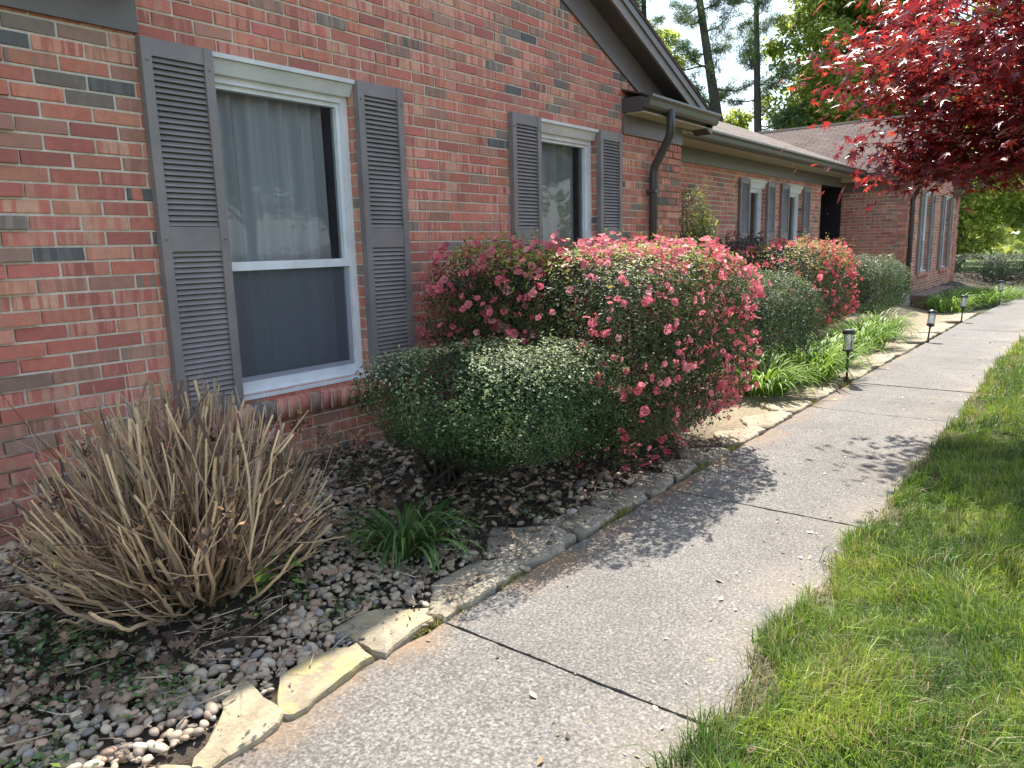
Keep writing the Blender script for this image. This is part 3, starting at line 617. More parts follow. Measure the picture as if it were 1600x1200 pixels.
# downspouts
def downspout(pts, r):
    P = [Vector(p) for p in pts]; q = []
    for i in range(len(P)):            # rounded elbows
        if 0 < i < len(P)-1:
            a = (P[i-1]-P[i]).normalized()*0.06; b = (P[i+1]-P[i]).normalized()*0.06
            for t in (0, .25, .5, .75, 1): q.append(P[i]+a*(1-t)**2+b*t**2)
        else: q.append(P[i])
    m = MB(); m.tube(q, r, 14); D = m.build('downspout', M['downspout'], HOUSE, smooth=True)
    s = MB(); 
    for z in (1.9, 0.9): s.box(P[-1].x-r-0.012, P[-1].x+r+0.012, P[-1].y-r-0.003, P[-1].y+r+0.02, z, z+0.03)
    s.build('downspout_strap', M['downspout'], D)
downspout([(6.80, -0.268, 2.66), (6.83, -0.262, 2.44), (6.865, -0.062, 2.13), (6.865, -0.062, 0.2)], 0.041)
downspout([(17.32, -0.655, 2.66), (17.34, -0.65, 2.47), (17.62, -0.47, 2.2), (17.62, -0.47, 0.2)], 0.045)

# ------------------------------------------------------------------ foliage generators
LEAF = np.array([(0, 0, 0), (0.5, 0.42, 0.06), (0, 1, 0), (-0.5, 0.42, 0.06)])
LEAF_F = np.array([(0, 1, 2), (0, 2, 3)])
def scatter(name, P, Nn, size, aspect, cols, mat, parent, shape=LEAF, faces=LEAF_F, tilt=0.6, droop=0.0, r=rng, sizevar=0.25, up=None):
    """place leaf shapes at P with the blade normal about Nn; cols (n,3)"""
    n = len(P); Nn = unit(Nn + r.normal(0, tilt, (n, 3))*0.6)
    T = r.normal(0, 1, (n, 3)) if up is None else up + r.normal(0, 0.5, (n, 3))
    T[:, 2] -= droop; T = unit(T - Nn*np.sum(T*Nn, 1, keepdims=True)); B = np.cross(T, Nn)
    s = size*np.exp(r.normal(0, sizevar, n)); k = len(shape)
    V = (P[:, None, :] + (shape[None, :, 0, None]*aspect*B[:, None, :] + shape[None, :, 1, None]*T[:, None, :] + shape[None, :, 2, None]*Nn[:, None, :])*s[:, None, None]).reshape(-1, 3)
    F = (np.arange(n)[:, None, None]*k + faces[None]).reshape(-1, faces.shape[1])
    return tri_mesh(name, V, F, mat, parent, np.repeat(cols, k, 0))
def clumpcol(P, pal, w, var, r, freq=9.0, seed=3):
    pal = np.array(pal); w = np.array(w, float); w /= w.sum(); v = wob(P, freq, seed)*0.9+r.normal(0, .22, len(P)); order = np.argsort(np.argsort(v))/len(v)
    lum = pal.sum(1); o = np.argsort(lum); cw = np.cumsum(w[o]); idx = o[np.minimum(np.searchsorted(cw, order), len(pal)-1)]
    return np.clip(pal[idx]*np.exp(r.normal(0, var, (len(P), 1))), 0, 1)
def mixcol(n, pal, w, var=0.18, r=rng):
    pal = np.array(pal); w = np.array(w, float); w /= w.sum(); c = pal[r.choice(len(pal), n, p=w)]
    return np.clip(c*np.exp(r.normal(0, var, (n, 1))), 0, 1)
def squad(n, c, rad, e, depth, seed, amp=0.07, freq=4.0, cut=None):
    """points in the outer shell of a lumpy rounded box; returns P, normal, relative depth"""
    r = np.random.default_rng(seed); c = np.array(c); rad = np.array(rad); Ps = []; Ns = []; Ds = []; tot = 0
    while tot < n:
        d = unit(r.normal(0, 1, (n*2, 3))); q = np.abs(d/rad)**e; t = q.sum(1)**(-1/e)
        keep = r.random(len(d)) < (t/t.max())**2; d = d[keep]; t = t[keep]; p = d*t[:, None]
        N = unit(np.sign(p)*np.abs(p/rad)**(e-1)/rad)
        k = 1 + amp*wob(p, freq, seed+1) + amp*0.6*wob(p, freq*2.7, seed+2); dd = depth*r.random(len(d))**1.6
        p = c + p*(k*(1-dd))[:, None]
        if cut is not None: m = cut(p); p, N, dd = p[m], N[m], dd[m]
        Ps.append(p); Ns.append(N); Ds.append(dd); tot += len(p)
    return np.concatenate(Ps)[:n], np.concatenate(Ns)[:n], np.concatenate(Ds)[:n]
def pits(P, N, D, seed, thr=0.30, freq=7.0):
    v = wob(P, freq, seed+33)+0.5*wob(P, freq*2.3, seed+34); keep = ~((v > thr) & (D < 0.13)); return P[keep], N[keep], D[keep]
def sprigs(P, N, D, r, k, lsize):
    idx = r.choice(np.flatnonzero(D < 0.06), k); Pn = [P]; Nn = [N]; Dn = [D]
    for i in idx:
        d = N[i]*.7+np.array([0, 0, .6])+r.normal(0, .3, 3); d /= np.linalg.norm(d); L = r.uniform(2, 6)*lsize; m = 12; t = r.random(m)[:, None]
        Pn.append(P[i]+d*L*t+r.normal(0, lsize*.35, (m, 3))); Nn.append(d+r.normal(0, .8, (m, 3))); Dn.append(np.zeros(m))
    return np.concatenate(Pn), np.concatenate(Nn), np.concatenate(Dn)
def stems(name, base, spread, tops, parent, mat, r0=0.012, n=24, seed=0, sub=3):
    r = np.random.default_rng(seed); mb = MB(); base = np.array(base)
    for i in range(n):
        b = base + np.array([r.normal(0, spread), r.normal(0, spread*0.6), 0]); t = tops[r.integers(len(tops))]
        mid = b*0.45+t*0.55; mid[2] = b[2]*0.55+t[2]*0.45+0.0; mid += r.normal(0, 0.04, 3); m2 = b*0.8+t*0.2+r.normal(0, .02, 3)
        mb.tube([b-np.array([0, 0, .04]), m2, mid, t], [r0, r0*0.8, r0*0.55, r0*0.25], 5)
        for _ in range(sub):
            t2 = tops[r.integers(len(tops))]
            if np.linalg.norm(t2-mid) < 0.55: mb.tube([mid, (mid+t2)/2+r.normal(0, .03, 3), t2], [r0*0.45, r0*0.35, r0*0.18], 4)
    return mb.build(name, mat, parent, smooth=True)
# azalea flower: five broad petals around a throat
def flower_shape():
    r = np.random.default_rng(5); V = [(0, 0, -0.15)]; F = []
    for k in range(5):          # broad overlapping petals with ruffled rims, cupped round the throat
        a = 2*math.pi*k/5; b = len(V)
        for da, rr, z in ((-0.40, 0.45, 0.10), (-0.66, 0.80, 0.22), (-0.36, 1.02, 0.20), (0.0, 0.93, 0.42), (0.36, 1.04, 0.18), (0.66, 0.78, 0.28), (0.40, 0.45, 0.08)):
            V.append((rr*math.cos(a+da)*r.uniform(.93, 1.07), rr*math.sin(a+da)*r.uniform(.93, 1.07), z+r.normal(0, .09)+0.05*(k % 2)))
        V.append((0.55*math.cos(a), 0.55*math.sin(a), 0.05)); m = len(V)-1
        F += [(0, b, m), (0, m, b+6)] + [(m, b+q, b+q+1) for q in range(6)]
    return np.array(V), np.array(F)
FLV, FLF = flower_shape()
SRC_SUN = np.array([SUNV.x, SUNV.y, SUNV.z])
AZ_PAL = [(0.028, 0.046, 0.016), (0.046, 0.068, 0.022), (0.085, 0.10, 0.035), (0.10, 0.055, 0.032)]
NEW_PAL = [(0.28, 0.31, 0.045), (0.20, 0.25, 0.045), (0.36, 0.30, 0.07)]
PINK = [(0.74, 0.155, 0.20), (0.80, 0.23, 0.26), (0.64, 0.09, 0.14), (0.84, 0.34, 0.36)]
def azalea(label, c, rad, e, nleaf, nfl, seed, fsize=0.021, lsize=0.026, cut=None, flw=None, group='pink azaleas in the bed', pink=PINK, amp=0.07, single=0, new=NEW_PAL, top0=0.62):
    r = np.random.default_rng(seed); T = thing('azalea_bush', label, 'bush', (c[0], c[1], float(bed_z(c[0], c[1]))), group); T_loc = np.array(T.location)
    P, N, D = squad(nleaf, c, rad, e, 0.48, seed, amp, cut=cut)
    P, N, D = pits(P, N, D, seed); P, N, D = sprigs(P, N, D, r, 90, lsize); nleaf = len(P); cols = clumpcol(P, AZ_PAL, [4, 4, 2, 0.8], 0.14, r)
    topness = np.clip((P[:, 2]-(c[2]+rad[2]*top0))/(rad[2]*0.3), 0, 1)*(D < 0.12)
    nw = r.random(nleaf) < topness*0.85; cols[nw] = mixcol(nw.sum(), new, [3, 3, 1], 0.2, r)
    scatter('foliage', P-T_loc, N + np.array([0, 0, 0.5]), lsize, 0.42, cols, M['leaf'], T, tilt=0.9, r=r)
    # flowers in loose trusses of two to six
    nt_ = nfl//3; Pt, Nt, _ = squad(nt_*3, c, np.array(rad)*1.02, e, 0.13, seed+50, amp, cut=cut)
    wgt = np.ones(len(Pt)) if flw is None else flw(Pt); keep = r.random(len(Pt)) < wgt/wgt.max(); Pt, Nt = Pt[keep][:nt_], Nt[keep][:nt_]
    FP = []; FN = []
    for p, nn in zip(Pt, Nt):
        for _ in range(int(r.choice([1, 1, 2, 2, 3, 5]))):
            FP.append(p + r.normal(0, 0.026, 3) + nn*r.uniform(0, 0.02)); FN.append(nn + r.normal(0, 0.45, 3))
    FP = np.array(FP); FN = np.array(FN); fc = mixcol(len(FP), pink, [4, 3, 2, 1.2], 0.12, r)
    order = np.argsort(FP[:, 1]*1.0+0.25*FP[:, 0]+r.normal(0, .12, len(FP)))
    lone, rest = order[:single], order[single:]
    o = scatter('blossoms', FP[rest]-T_loc, FN[rest], fsize, 1.0, fc[rest], M['petal'], T, FLV, FLF, tilt=0.5, r=r, sizevar=0.2); o['kind'] = 'stuff'
    for q in lone: scatter('flower', FP[q:q+1]-T_loc, FN[q:q+1], fsize, 1.0, fc[q:q+1], M['petal'], T, FLV, FLF, tilt=0.4, r=r, sizevar=0.2)
    tops = squad(120, c, np.array(rad)*0.9, e, 0.3, seed+9, amp, cut=cut)[0]-T_loc
    stems('stems', (0, 0, 0), 0.12, tops, T, M['twig'], 0.013, 26, seed)
    return T
HL_PAL = [(0.026, 0.055, 0.020), (0.042, 0.080, 0.030), (0.070, 0.110, 0.045), (0.14, 0.17, 0.07)]
def evergreen(label, lumps, nleaf, seed, lsize=0.017, pal=HL_PAL, w_=(4, 4, 2, 0.7), name='holly_bush', base=None, tip=None, aspect=0.5, group=None, amp=0.09, cut=None, mat='leaf'):
    r = np.random.default_rng(seed); b0 = base or (lumps[0][0][0], lumps[0][0][1], float(bed_z(lumps[0][0][0], lumps[0][0][1]))); T = thing(name, label, 'bush', b0, group); L = np.array(b0); Ps = []; Ns = []; Ds = []
    A = np.array([l[1][0]*l[1][1]+l[1][0]*l[1][2]+l[1][1]*l[1][2] for l in lumps]); A = A/A.sum()
    for i, (c, rad, e) in enumerate(lumps):
        p, n, d = squad(int(nleaf*A[i]), c, rad, e, 0.28, seed+i*7, amp, 5.0, cut); Ps.append(p); Ns.append(n); Ds.append(d)
    P, N, D = np.concatenate(Ps), np.concatenate(Ns), np.concatenate(Ds); P, N, D = pits(P, N, D, seed); P, N, D = sprigs(P, N, D, r, 110, lsize); cols = clumpcol(P, pal, w_, 0.14, r)
    if tip is not None:
        t = (r.random(len(P)) < np.clip(N[:, 2]*1.2, 0, 1)*0.75)*(D < 0.09); t = t.astype(bool); cols[t] = mixcol(t.sum(), tip, [1]*len(tip), 0.2, r)
    scatter('foliage', P-L, N+np.array([0, 0, 0.4]), lsize, aspect, cols, M[mat], T, tilt=1.0, r=r)
    tops = np.concatenate([squad(60, l[0], np.array(l[1])*0.92, l[2], 0.3, seed+80, amp, 5.0, cut)[0] for l in lumps])-L
    stems('stems', (0, 0, 0), 0.10, tops, T, M['twig'], 0.014, 22, seed); return T
# ---- shrubs along the house
azalea('large boxy pink azalea in front of the second shuttered window, shading the path', (4.28, -1.12, 0.74), (0.94, 0.73, 0.66), 4.4, 64000, 2700, 11, fsize=0.0205, single=95, amp=0.055,
       cut=lambda p: (p[:, 2] > 0.14) & (p[:, 1] > -1.58-0.3*np.clip((p[:, 2]-0.1)/0.45, 0, 1)) & ~((p[:, 0] < 3.62-0.2*p[:, 2]) & (p[:, 2] < 0.75) & (p[:, 1] > -1.52)), flw=lambda P: 0.55+0.45*np.clip((P[:, 0]-3.6)/1.4, 0, 1)+0.7*np.clip((0.75-P[:, 2])/0.5, 0, 1)+0.5*np.clip((P[:, 2]-1.2)/.2, 0, 1))
azalea('pink azalea in the house shade behind the holly, close against the brick wall', (3.98, -0.48, 0.90), (0.62, 0.40, 0.53), 3.6, 20000, 680, 12, fsize=0.0225, cut=lambda p: p[:, 2] > 0.3)
evergreen('low clipped holly with grey-green leaves between the dry canes and the big azalea', [((2.84, -1.22, 0.60), (0.50, 0.44, 0.33), 3.2), ((2.56, -1.08, 0.69), (0.32, 0.36, 0.23), 2.6), ((3.10, -1.32, 0.58), (0.42, 0.40, 0.35), 3.0)], 46000, 21, 0.0165,
          tip=[(0.26, 0.29, 0.15), (0.32, 0.35, 0.20)], amp=0.10, base=(2.95, -0.8, 0.12), cut=lambda p: p[:, 2] > 0.26+0.26*np.clip((2.75-p[:, 0])/0.45, 0, 1)+0.10*np.clip((-1.35-p[:, 1])/0.2, 0, 1))  # tip: pale sunlit top put into the colour of upward-facing leaves
evergreen('dark rounded holly just beyond the big pink azalea', [((7.9, -0.74, 0.54), (1.05, 0.62, 0.54), 2.6), ((8.6, -0.62, 0.44), (0.5, 0.5, 0.42), 2.4)], 44000, 22, 0.021, tip=[(0.13, 0.17, 0.07)], pal=[(0.016, 0.034, 0.014), (0.028, 0.052, 0.020), (0.05, 0.08, 0.03), (0.09, 0.12, 0.05)], amp=0.13, cut=lambda p: p[:, 2] > 0.12)
RED_PINK = [(0.66, 0.08, 0.12), (0.76, 0.17, 0.19), (0.56, 0.04, 0.09), (0.80, 0.28, 0.25)]
azalea('wide azalea with orange-yellow new growth and deep red flowers below the paired windows', (11.0, -0.15, 0.72), (1.75, 0.66, 0.66), 3.2, 36000, 2100, 13, fsize=0.024, new=[(0.36, 0.26, 0.06), (0.30, 0.31, 0.06), (0.40, 0.20, 0.08)], top0=0.30, lsize=0.034,
       flw=lambda P: 0.35+1.2*np.clip((P[:, 0]-11.7)/0.8, 0, 1), pink=RED_PINK, group=None)
evergreen('rounded grey-green boxwood standing to the right of the red azalea', [((13.9, -0.55, 0.62), (0.72, 0.55, 0.52), 2.3), ((15.2, -0.45, 0.55), (0.72, 0.5, 0.48), 2.3)], 24000, 23, 0.026, tip=[(0.22, 0.25, 0.16), (0.15, 0.19, 0.10)], name='boxwood_bush', amp=0.13)
evergreen('long dark hedge beyond the brick wing at the far end of the path', [((25.6, -0.75, 0.36), (0.95, 0.85, 0.50), 3.2), ((26.8, -1.7, 0.34), (1.2, 0.8, 0.50), 3.2), ((28.2, -2.8, 0.3), (1.6, 0.8, 0.48), 3.0)], 22000, 24, 0.045, tip=[(0.07, 0.08, 0.06)], pal=[(0.012, 0.02, 0.012), (0.02, 0.03, 0.016), (0.035, 0.045, 0.025)], w_=(3, 3, 1), name='hedge', base=(27.5, -1.2, 0))
evergreen('tall wispy shrub with yellow-green leaves at the inner brick corner', [((8.02, 0.10, 1.70), (0.28, 0.22, 0.34), 2.0), ((8.2, 0.06, 1.25), (0.36, 0.25, 0.36), 2.0), ((8.42, 0.08, 1.52), (0.17, 0.17, 0.17), 2.0), ((8.1, 0.06, 0.75), (0.30, 0.22, 0.36), 2)], 7500, 25, 0.034,
          pal=[(0.08, 0.12, 0.03), (0.15, 0.20, 0.04), (0.30, 0.31, 0.05), (0.14, 0.09, 0.05)], w_=(3, 3, 2, 1), name='nandina_shrub', base=(8.15, 0.06, 0.19), aspect=0.35, amp=0.2, mat='leafsoft')
evergreen('small dark purplish shrub between the wispy corner shrub and the red azalea', [((10.4, 0.35, 1.05), (0.7, 0.3, 0.40), 2.2)], 5000, 26, 0.035, pal=[(0.05, 0.03, 0.03), (0.08, 0.045, 0.04), (0.05, 0.06, 0.03)], w_=(3, 2, 2), name='purple_shrub')

# ---- cut-back hydrangea: dry canes
def dry_canes():
    r = np.random.default_rng(31); T = thing('dry_hydrangea', 'leafless clump of cut-back tan hydrangea canes in front of the brick wall', 'shrub', (1.40, -0.86, 0.12))
    V = []; F = []; C = []; buds = MB()
    def tube(pts, radii, col, n=6):
        b = sum(len(x) for x in V); pts = np.array(pts); k = len(pts); t = unit(np.gradient(pts, axis=0)); ref = np.array([0.3, 0.9, 0.1])
        a = unit(np.cross(t, ref)); c = np.cross(t, a); ang = np.arange(n)*2*math.pi/n
        v = pts[:, None, :] + (a[:, None, :]*np.cos(ang)[None, :, None]+c[:, None, :]*np.sin(ang)[None, :, None])*np.array(radii)[:, None, None]
        V.append(v.reshape(-1, 3))
        for i in range(k-1):
            for j in range(n): j2 = (j+1) % n; F.append((b+i*n+j, b+i*n+j2, b+(i+1)*n+j2, b+(i+1)*n+j))
        cc = np.repeat(np.array(col), n, 0); C.append(cc)
        # pale cut end
        V.append(np.array([pts[-1]+t[-1]*0.001])); C.append(np.array([[0.62, 0.52, 0.38]])); m = b+k*n
        for j in range(n): F.append((b+(k-1)*n+j, b+(k-1)*n+(j+1) % n, m, m))
    tan = np.array([[0.42, 0.275, 0.155], [0.54, 0.37, 0.215], [0.25, 0.16, 0.10], [0.33, 0.245, 0.175], [0.60, 0.44, 0.27], [0.12, 0.075, 0.05]])
    for i in range(600):
        ph = r.uniform(0, 2*math.pi); ct = r.random()**0.8*0.93+0.07; st_ = math.sqrt(max(0, 1-ct*ct)); ay, ax = math.sin(ph)*st_, math.cos(ph)*st_
        f = r.uniform(0.90, 1.05) if r.random() < 0.62 else r.uniform(0.55, 0.9)
        end = np.array([ax*0.64*f-0.02, ay*0.50*f, 0.06+ct*0.75*f]); bq = r.uniform(.25, .50); p0 = np.array([end[0]*bq+r.normal(0, .035), end[1]*bq+r.normal(0, .03), -0.03])
        k = 8; dirn = unit((end-p0)[None])[0]; perp = r.normal(0, 1, 3); perp -= dirn*perp.dot(dirn); perp /= np.linalg.norm(perp); L = np.linalg.norm(end-p0); bow = r.normal(0, .06)*L; lift = 0.10*L*(1-ct)
        pts = [tuple(p0)]; jit = np.zeros(3)
        for q_ in range(1, k+1):
            t = q_/k; jit = jit*0.55+r.normal(0, .0062, 3); pts.append(tuple(p0+(end-p0)*t+perp*bow*math.sin(math.pi*t)-np.array([0, 0, lift*math.sin(math.pi*t)])+jit))
        lean = st_
        th = r.choice([r.uniform(0.0024, 0.0038), r.uniform(0.0040, 0.0072)]); rad = [th*(1.15-0.30*s/k)*r.uniform(.92, 1.1) for s in range(k+1)]; base = tan[r.integers(6)]*r.uniform(0.7, 1.2); col = [base*(0.55+0.55*min(1, 1.6*s/k)) for s in range(k+1)]
        tube(pts, rad, col)
        for _ in range(int(r.integers(0, 3))):       # thin side twigs
            s = r.integers(2, k); p0 = np.array(pts[s]); d = dirn + r.normal(0, 0.7, 3); d[2] = abs(d[2]); d /= np.linalg.norm(d); l2 = r.uniform(0.08, 0.30)
            tube([p0, p0+d*l2*0.5+r.normal(0, .008, 3), p0+d*l2+np.array([0, 0, .02])], [th*0.5, th*0.42, th*0.3], [base*0.9]*3, 5)
    F_ = np.array(F); tri_mesh('canes', np.concatenate(V), F_, M['cane'], T, np.concatenate(C), smooth=True)
    # shrivelled flower-head remnants and a few opening buds
    n = 1500; th = r.uniform(0, 6.28, n); q = r.random(n)**0.5; cl = r.integers(0, 45, n); cc = np.stack([r.normal(0, .30, 45), r.normal(0, .25, 45), r.uniform(.12, .62, 45)], 1)
    P = cc[cl]+r.normal(0, 0.02, (n, 3)); scatter('dried_remnants', P, r.normal(0, 1, (n, 3)), 0.022, 0.6, mixcol(n, [(0.12, 0.06, 0.03), (0.20, 0.11, 0.05), (0.07, 0.04, 0.03)], [3, 2, 3], .25, r), M['litter'], T, tilt=1.5, r=r)
    n = 60; P = np.stack([r.normal(0, .33, n), r.normal(-.05, .28, n), r.uniform(.05, .55, n)], 1); scatter('leaves', P, r.normal(0, 1, (n, 3)), 0.022, 0.55, mixcol(n, [(0.28, 0.36, 0.05), (0.18, 0.28, 0.05)], [1, 1], .2, r), M['leafsoft'], T, r=r)
dry_canes()

# ---- strap-leaved clumps
def daylily(label, x, y, n, ln, seed, pal, spread=0.16, wd=0.0095, group='daylily clumps beside the path', stretch=1.0):
    r = np.random.default_rng(seed); z = float(bed_z(x, y)) if y > -1.9 else 0.0; T = thing('daylily_clump', label, 'plant', (x, y, z-0.01), group)
    k = 8; V = np.zeros((n, k, 2, 3)); C = np.zeros((n, k, 2, 3)); a = r.uniform(0, 6.28, n); q = np.sqrt(r.random(n)); L = ln*r.uniform(0.65, 1.1, n)
    base = np.stack([q*spread*stretch*np.cos(a), q*spread*np.sin(a), np.zeros(n)], 1); a2 = a + r.normal(0, .55, n); el = r.uniform(0.95, 1.5, n)-0.35*q; dv = np.stack([np.cos(a2), np.sin(a2)], 1); w0 = wd*r.uniform(0.7, 1.2, n)
    cur = base.copy(); bend = r.uniform(2.0, 3.7, n); side = np.stack([-dv[:, 1], dv[:, 0], np.zeros(n)], 1); base_c = mixcol(n, pal, [3, 3, 1][:len(pal)], .16, r)
    for i in range(k):
        t = i/(k-1); e = el - bend*t*t*0.85; wv = w0*(1-0.15*t)*(1.0 if t < 0.6 else max(0.06, 1-((t-0.6)/0.4)**1.5))
        V[:, i, 0] = cur-side*wv[:, None]; V[:, i, 1] = cur+side*wv[:, None]; V[:, i, :, 2] += 0.0; C[:, i, :, :] = (base_c*(0.8+0.35*t))[:, None, :]
        cur = cur + np.stack([np.cos(e)*dv[:, 0], np.cos(e)*dv[:, 1], np.sin(e)], 1)*(L/(k-1))[:, None]; cur[:, 2] = np.maximum(cur[:, 2], 0.012)
    idx = np.arange(n)[:, None]*k*2 + np.arange(k-1)[None, :]*2; idx = idx.ravel(); F = np.stack([idx, idx+1, idx+3, idx+2], 1)
    tri_mesh('strap_leaves', V.reshape(-1, 3), F, M['strap'], T, C.reshape(-1, 3), smooth=True); return T
LGk = 1
DG = [(0.055, 0.115, 0.030), (0.085, 0.155, 0.045), (0.16, 0.22, 0.09)]; LG = [(0.10, 0.20, 0.025), (0.16, 0.275, 0.035), (0.24, 0.33, 0.06)]
daylily('dark green strap-leaved clump alone among the pebbles by the stone edging', 2.22, -1.22, 120, 0.42, 41, DG, 0.09, 0.0085, None)
daylily('nearest bright green daylily clump, right of the big pink azalea', 6.75, -1.25, 260, 0.56, 42, LG, 0.22)
daylily('bright daylily clump crowding round the upright lamp', 7.75, -1.35, 280, 0.58, 43, LG, 0.28)
daylily('daylily clump behind the upright lamp, under the dark holly', 8.8, -1.25, 260, 0.56, 44, LG, 0.28)
daylily('daylily clump directly before the tilted lamp', 10.3, -1.25, 260, 0.56, 45, LG, 0.30)
daylily('daylily clump between the tilted lamp and the boxwood', 11.6, -1.2, 240, 0.54, 46, LG, 0.30)
daylily('daylily clump just past the brown box', 16.2, -1.45, 260, 0.58, 47, LG, 0.34)
daylily('long daylily clump at the far end, around the farthest lamp', 18.3, -1.6, 380, 0.60, 48, LG, 0.42, stretch=1.8)
daylily('farthest small daylily clump, behind the farthest lamp', 20.0, -2.0, 150, 0.5, 49, LG, 0.35)

# ---- solar path lamps
def lamp(label, x, y, h, tilt=(0, 0)):
    T = thing('path_lamp', label, 'garden lamp', (x, y, -0.01), 'solar lamps along the path'); T.rotation_euler = (tilt[1], tilt[0], 0); hb = h-0.215; z0 = hb
    m = MB(); m.tube([(0, 0, -0.06), (0, 0, hb)], [0.0115, 0.0115], 10); m.lathe((0, 0, 0), [(0.0115, 0.015), (0.022, 0.02), (0.022, 0.035), (0.0115, 0.04)], 12); m.build('stake', M['blackplastic'], T, smooth=True)
    m = MB(); m.lathe((0, 0, z0), [(0.0, -0.022), (0.018, -0.022), (0.024, -0.006), (0.046, -0.002), (0.05, 0.004), (0.05, 0.014), (0.044, 0.018), (0.0, 0.018)], 24); m.build('lamp_base', M['blackplastic'], T)
    m = MB(); m.lathe((0, 0, z0), [(0.045, 0.016), (0.047, 0.03), (0.047, 0.165), (0.045, 0.17)], 28); m.build('lamp_shade', M['lampglass'], T, smooth=True)
    m = MB()
    for k in range(4): a = math.pi/4+k*math.pi/2; m.tube([(0.048*math.cos(a), 0.048*math.sin(a), z0+0.012), (0.048*math.cos(a), 0.048*math.sin(a), z0+0.172)], 0.0032, 6)
    m.build('lamp_frame', M['blackplastic'], T)
    m = MB(); m.tube([(0, 0, z0+0.015), (0, 0, z0+0.09)], [0.008, 0.006], 8); m.tube([(0, 0, z0+0.09), (0, 0, z0+0.105)], [0.010, 0.004], 8); m.build('lamp_stem', M['white'], T)
    m = MB(); m.lathe((0, 0, z0), [(0.0, 0.166), (0.05, 0.166), (0.060, 0.170), (0.062, 0.178), (0.060, 0.19), (0.048, 0.208), (0.0, 0.215)], 28); m.build('lamp_cap', M['blackplastic'], T, smooth=False)
    return T
lamp('upright solar lamp with black cap among the daylilies, nearest lamp', 7.72, -1.76, 0.545, (-0.02, 0.0))
lamp('leaning solar lamp tipped well away over the flat stones', 11.22, -1.905, 0.47, (0.44, 0.02))
lamp('slightly leaning solar lamp by the path, one past the tipped lamp', 14.12, -1.93, 0.47, (0.30, 0.0))
lamp('farthest solar lamp, upright before the far daylilies', 18.3, -2.08, 0.49, (0.0, 0.0))

# ---- brown box seat and boulder
T = thing('garden_box', 'long low brown wooden box with a plank lid beside the far daylilies', 'wooden box', (16.1, -0.96, 0.04))
m = MB(); m.box(0, 3.2, -0.12, 0.12, -0.06, 0.215); m.build('box_body', M['wood'], T, bevel=0.006)
m = MB(); m.box(-0.03, 3.23, -0.15, -0.003, 0.217, 0.255); m.box(-0.03, 3.23, 0.003, 0.15, 0.217, 0.255); m.build('box_lid', M['wood'], T, bevel=0.006)
def rock(name, label, cat, loc, rad, seed, mat, group=None):
    bm = bmesh.new(); bmesh.ops.create_icosphere(bm, subdivisions=3, radius=1); P = np.array([v.co for v in bm.verts]); k = 1+0.16*wob(P, 1.6, seed)+0.06*wob(P, 5, seed+1)
    for v, q, kk in zip(bm.verts, P, k): v.co = Vector(q*kk*np.array(rad))
    me = bpy.data.meshes.new(name); bm.to_mesh(me); bm.free(); me.materials.append(mat); me.polygons.foreach_set('use_smooth', [True]*len(me.polygons)); o = bpy.data.objects.new(name, me); COL.objects.link(o); o.location = loc
    return tag(o, label, cat, group)
rock('boulder', 'pale rounded boulder tucked between the boxwood and the brown box', 'rock', (16.15, -0.70, 0.12), (0.18, 0.13, 0.2), 5, M['boulder'])

# ---- flat edging stones
def slab(label, poly, top, thick, tone, lichen, seed, tilt=(0, 0), group='flat stones edging the path'):
    r = np.random.default_rng(seed); c = np.mean(poly, 0); pts = []
    n = len(poly)
    for i in range(n):                       # chipped, uneven outline
        a, b = np.array(poly[i]), np.array(poly[(i+1) % n]); k = max(2, int(np.linalg.norm(b-a)/0.05))
        for j in range(k):
            t = j/k; q = a*(1-t)+b*t; pts.append(q-c + r.normal(0, 0.0065, 2))
    pts = np.array(pts); N = len(pts); V = []; F = []
    rings = [(0.0, top), (0.5, top), (0.86, top), (0.965, top-0.004), (1.0, top-0.014), (0.985, top-thick)]
    V.append((0, 0, top))
    for s, z in rings[1:]:
        for q in pts: V.append((q[0]*s, q[1]*s, z + r.normal(0, 0.0018) + 0.004*math.sin(q[0]*s*17+seed)))
    for j in range(N): F.append((0, 1+j, 1+(j+1) % N))
    for i in range(len(rings)-2):
        for j in range(N): a = 1+i*N; F.append((a+j, a+N+j, a+N+(j+1) % N, a+(j+1) % N))
    me = bpy.data.meshes.new('edging_stone'); me.from_pydata([tuple(v) for v in V], [], [tuple(f) for f in F]); me.materials.append(M['flag']); o = bpy.data.objects.new('edging_stone', me); COL.objects.link(o); bm = bmesh.new(); bm.from_mesh(o.data); bmesh.ops.recalc_face_normals(bm, faces=bm.faces); bm.to_mesh(o.data); bm.free()
    o.location = (c[0], c[1]-0.010, 0); o.rotation_euler = (tilt[0], tilt[1], 0); o['tone'] = float(tone); o['lichen'] = float(lichen)*.6
    return tag(o, label, 'edging stone', group)
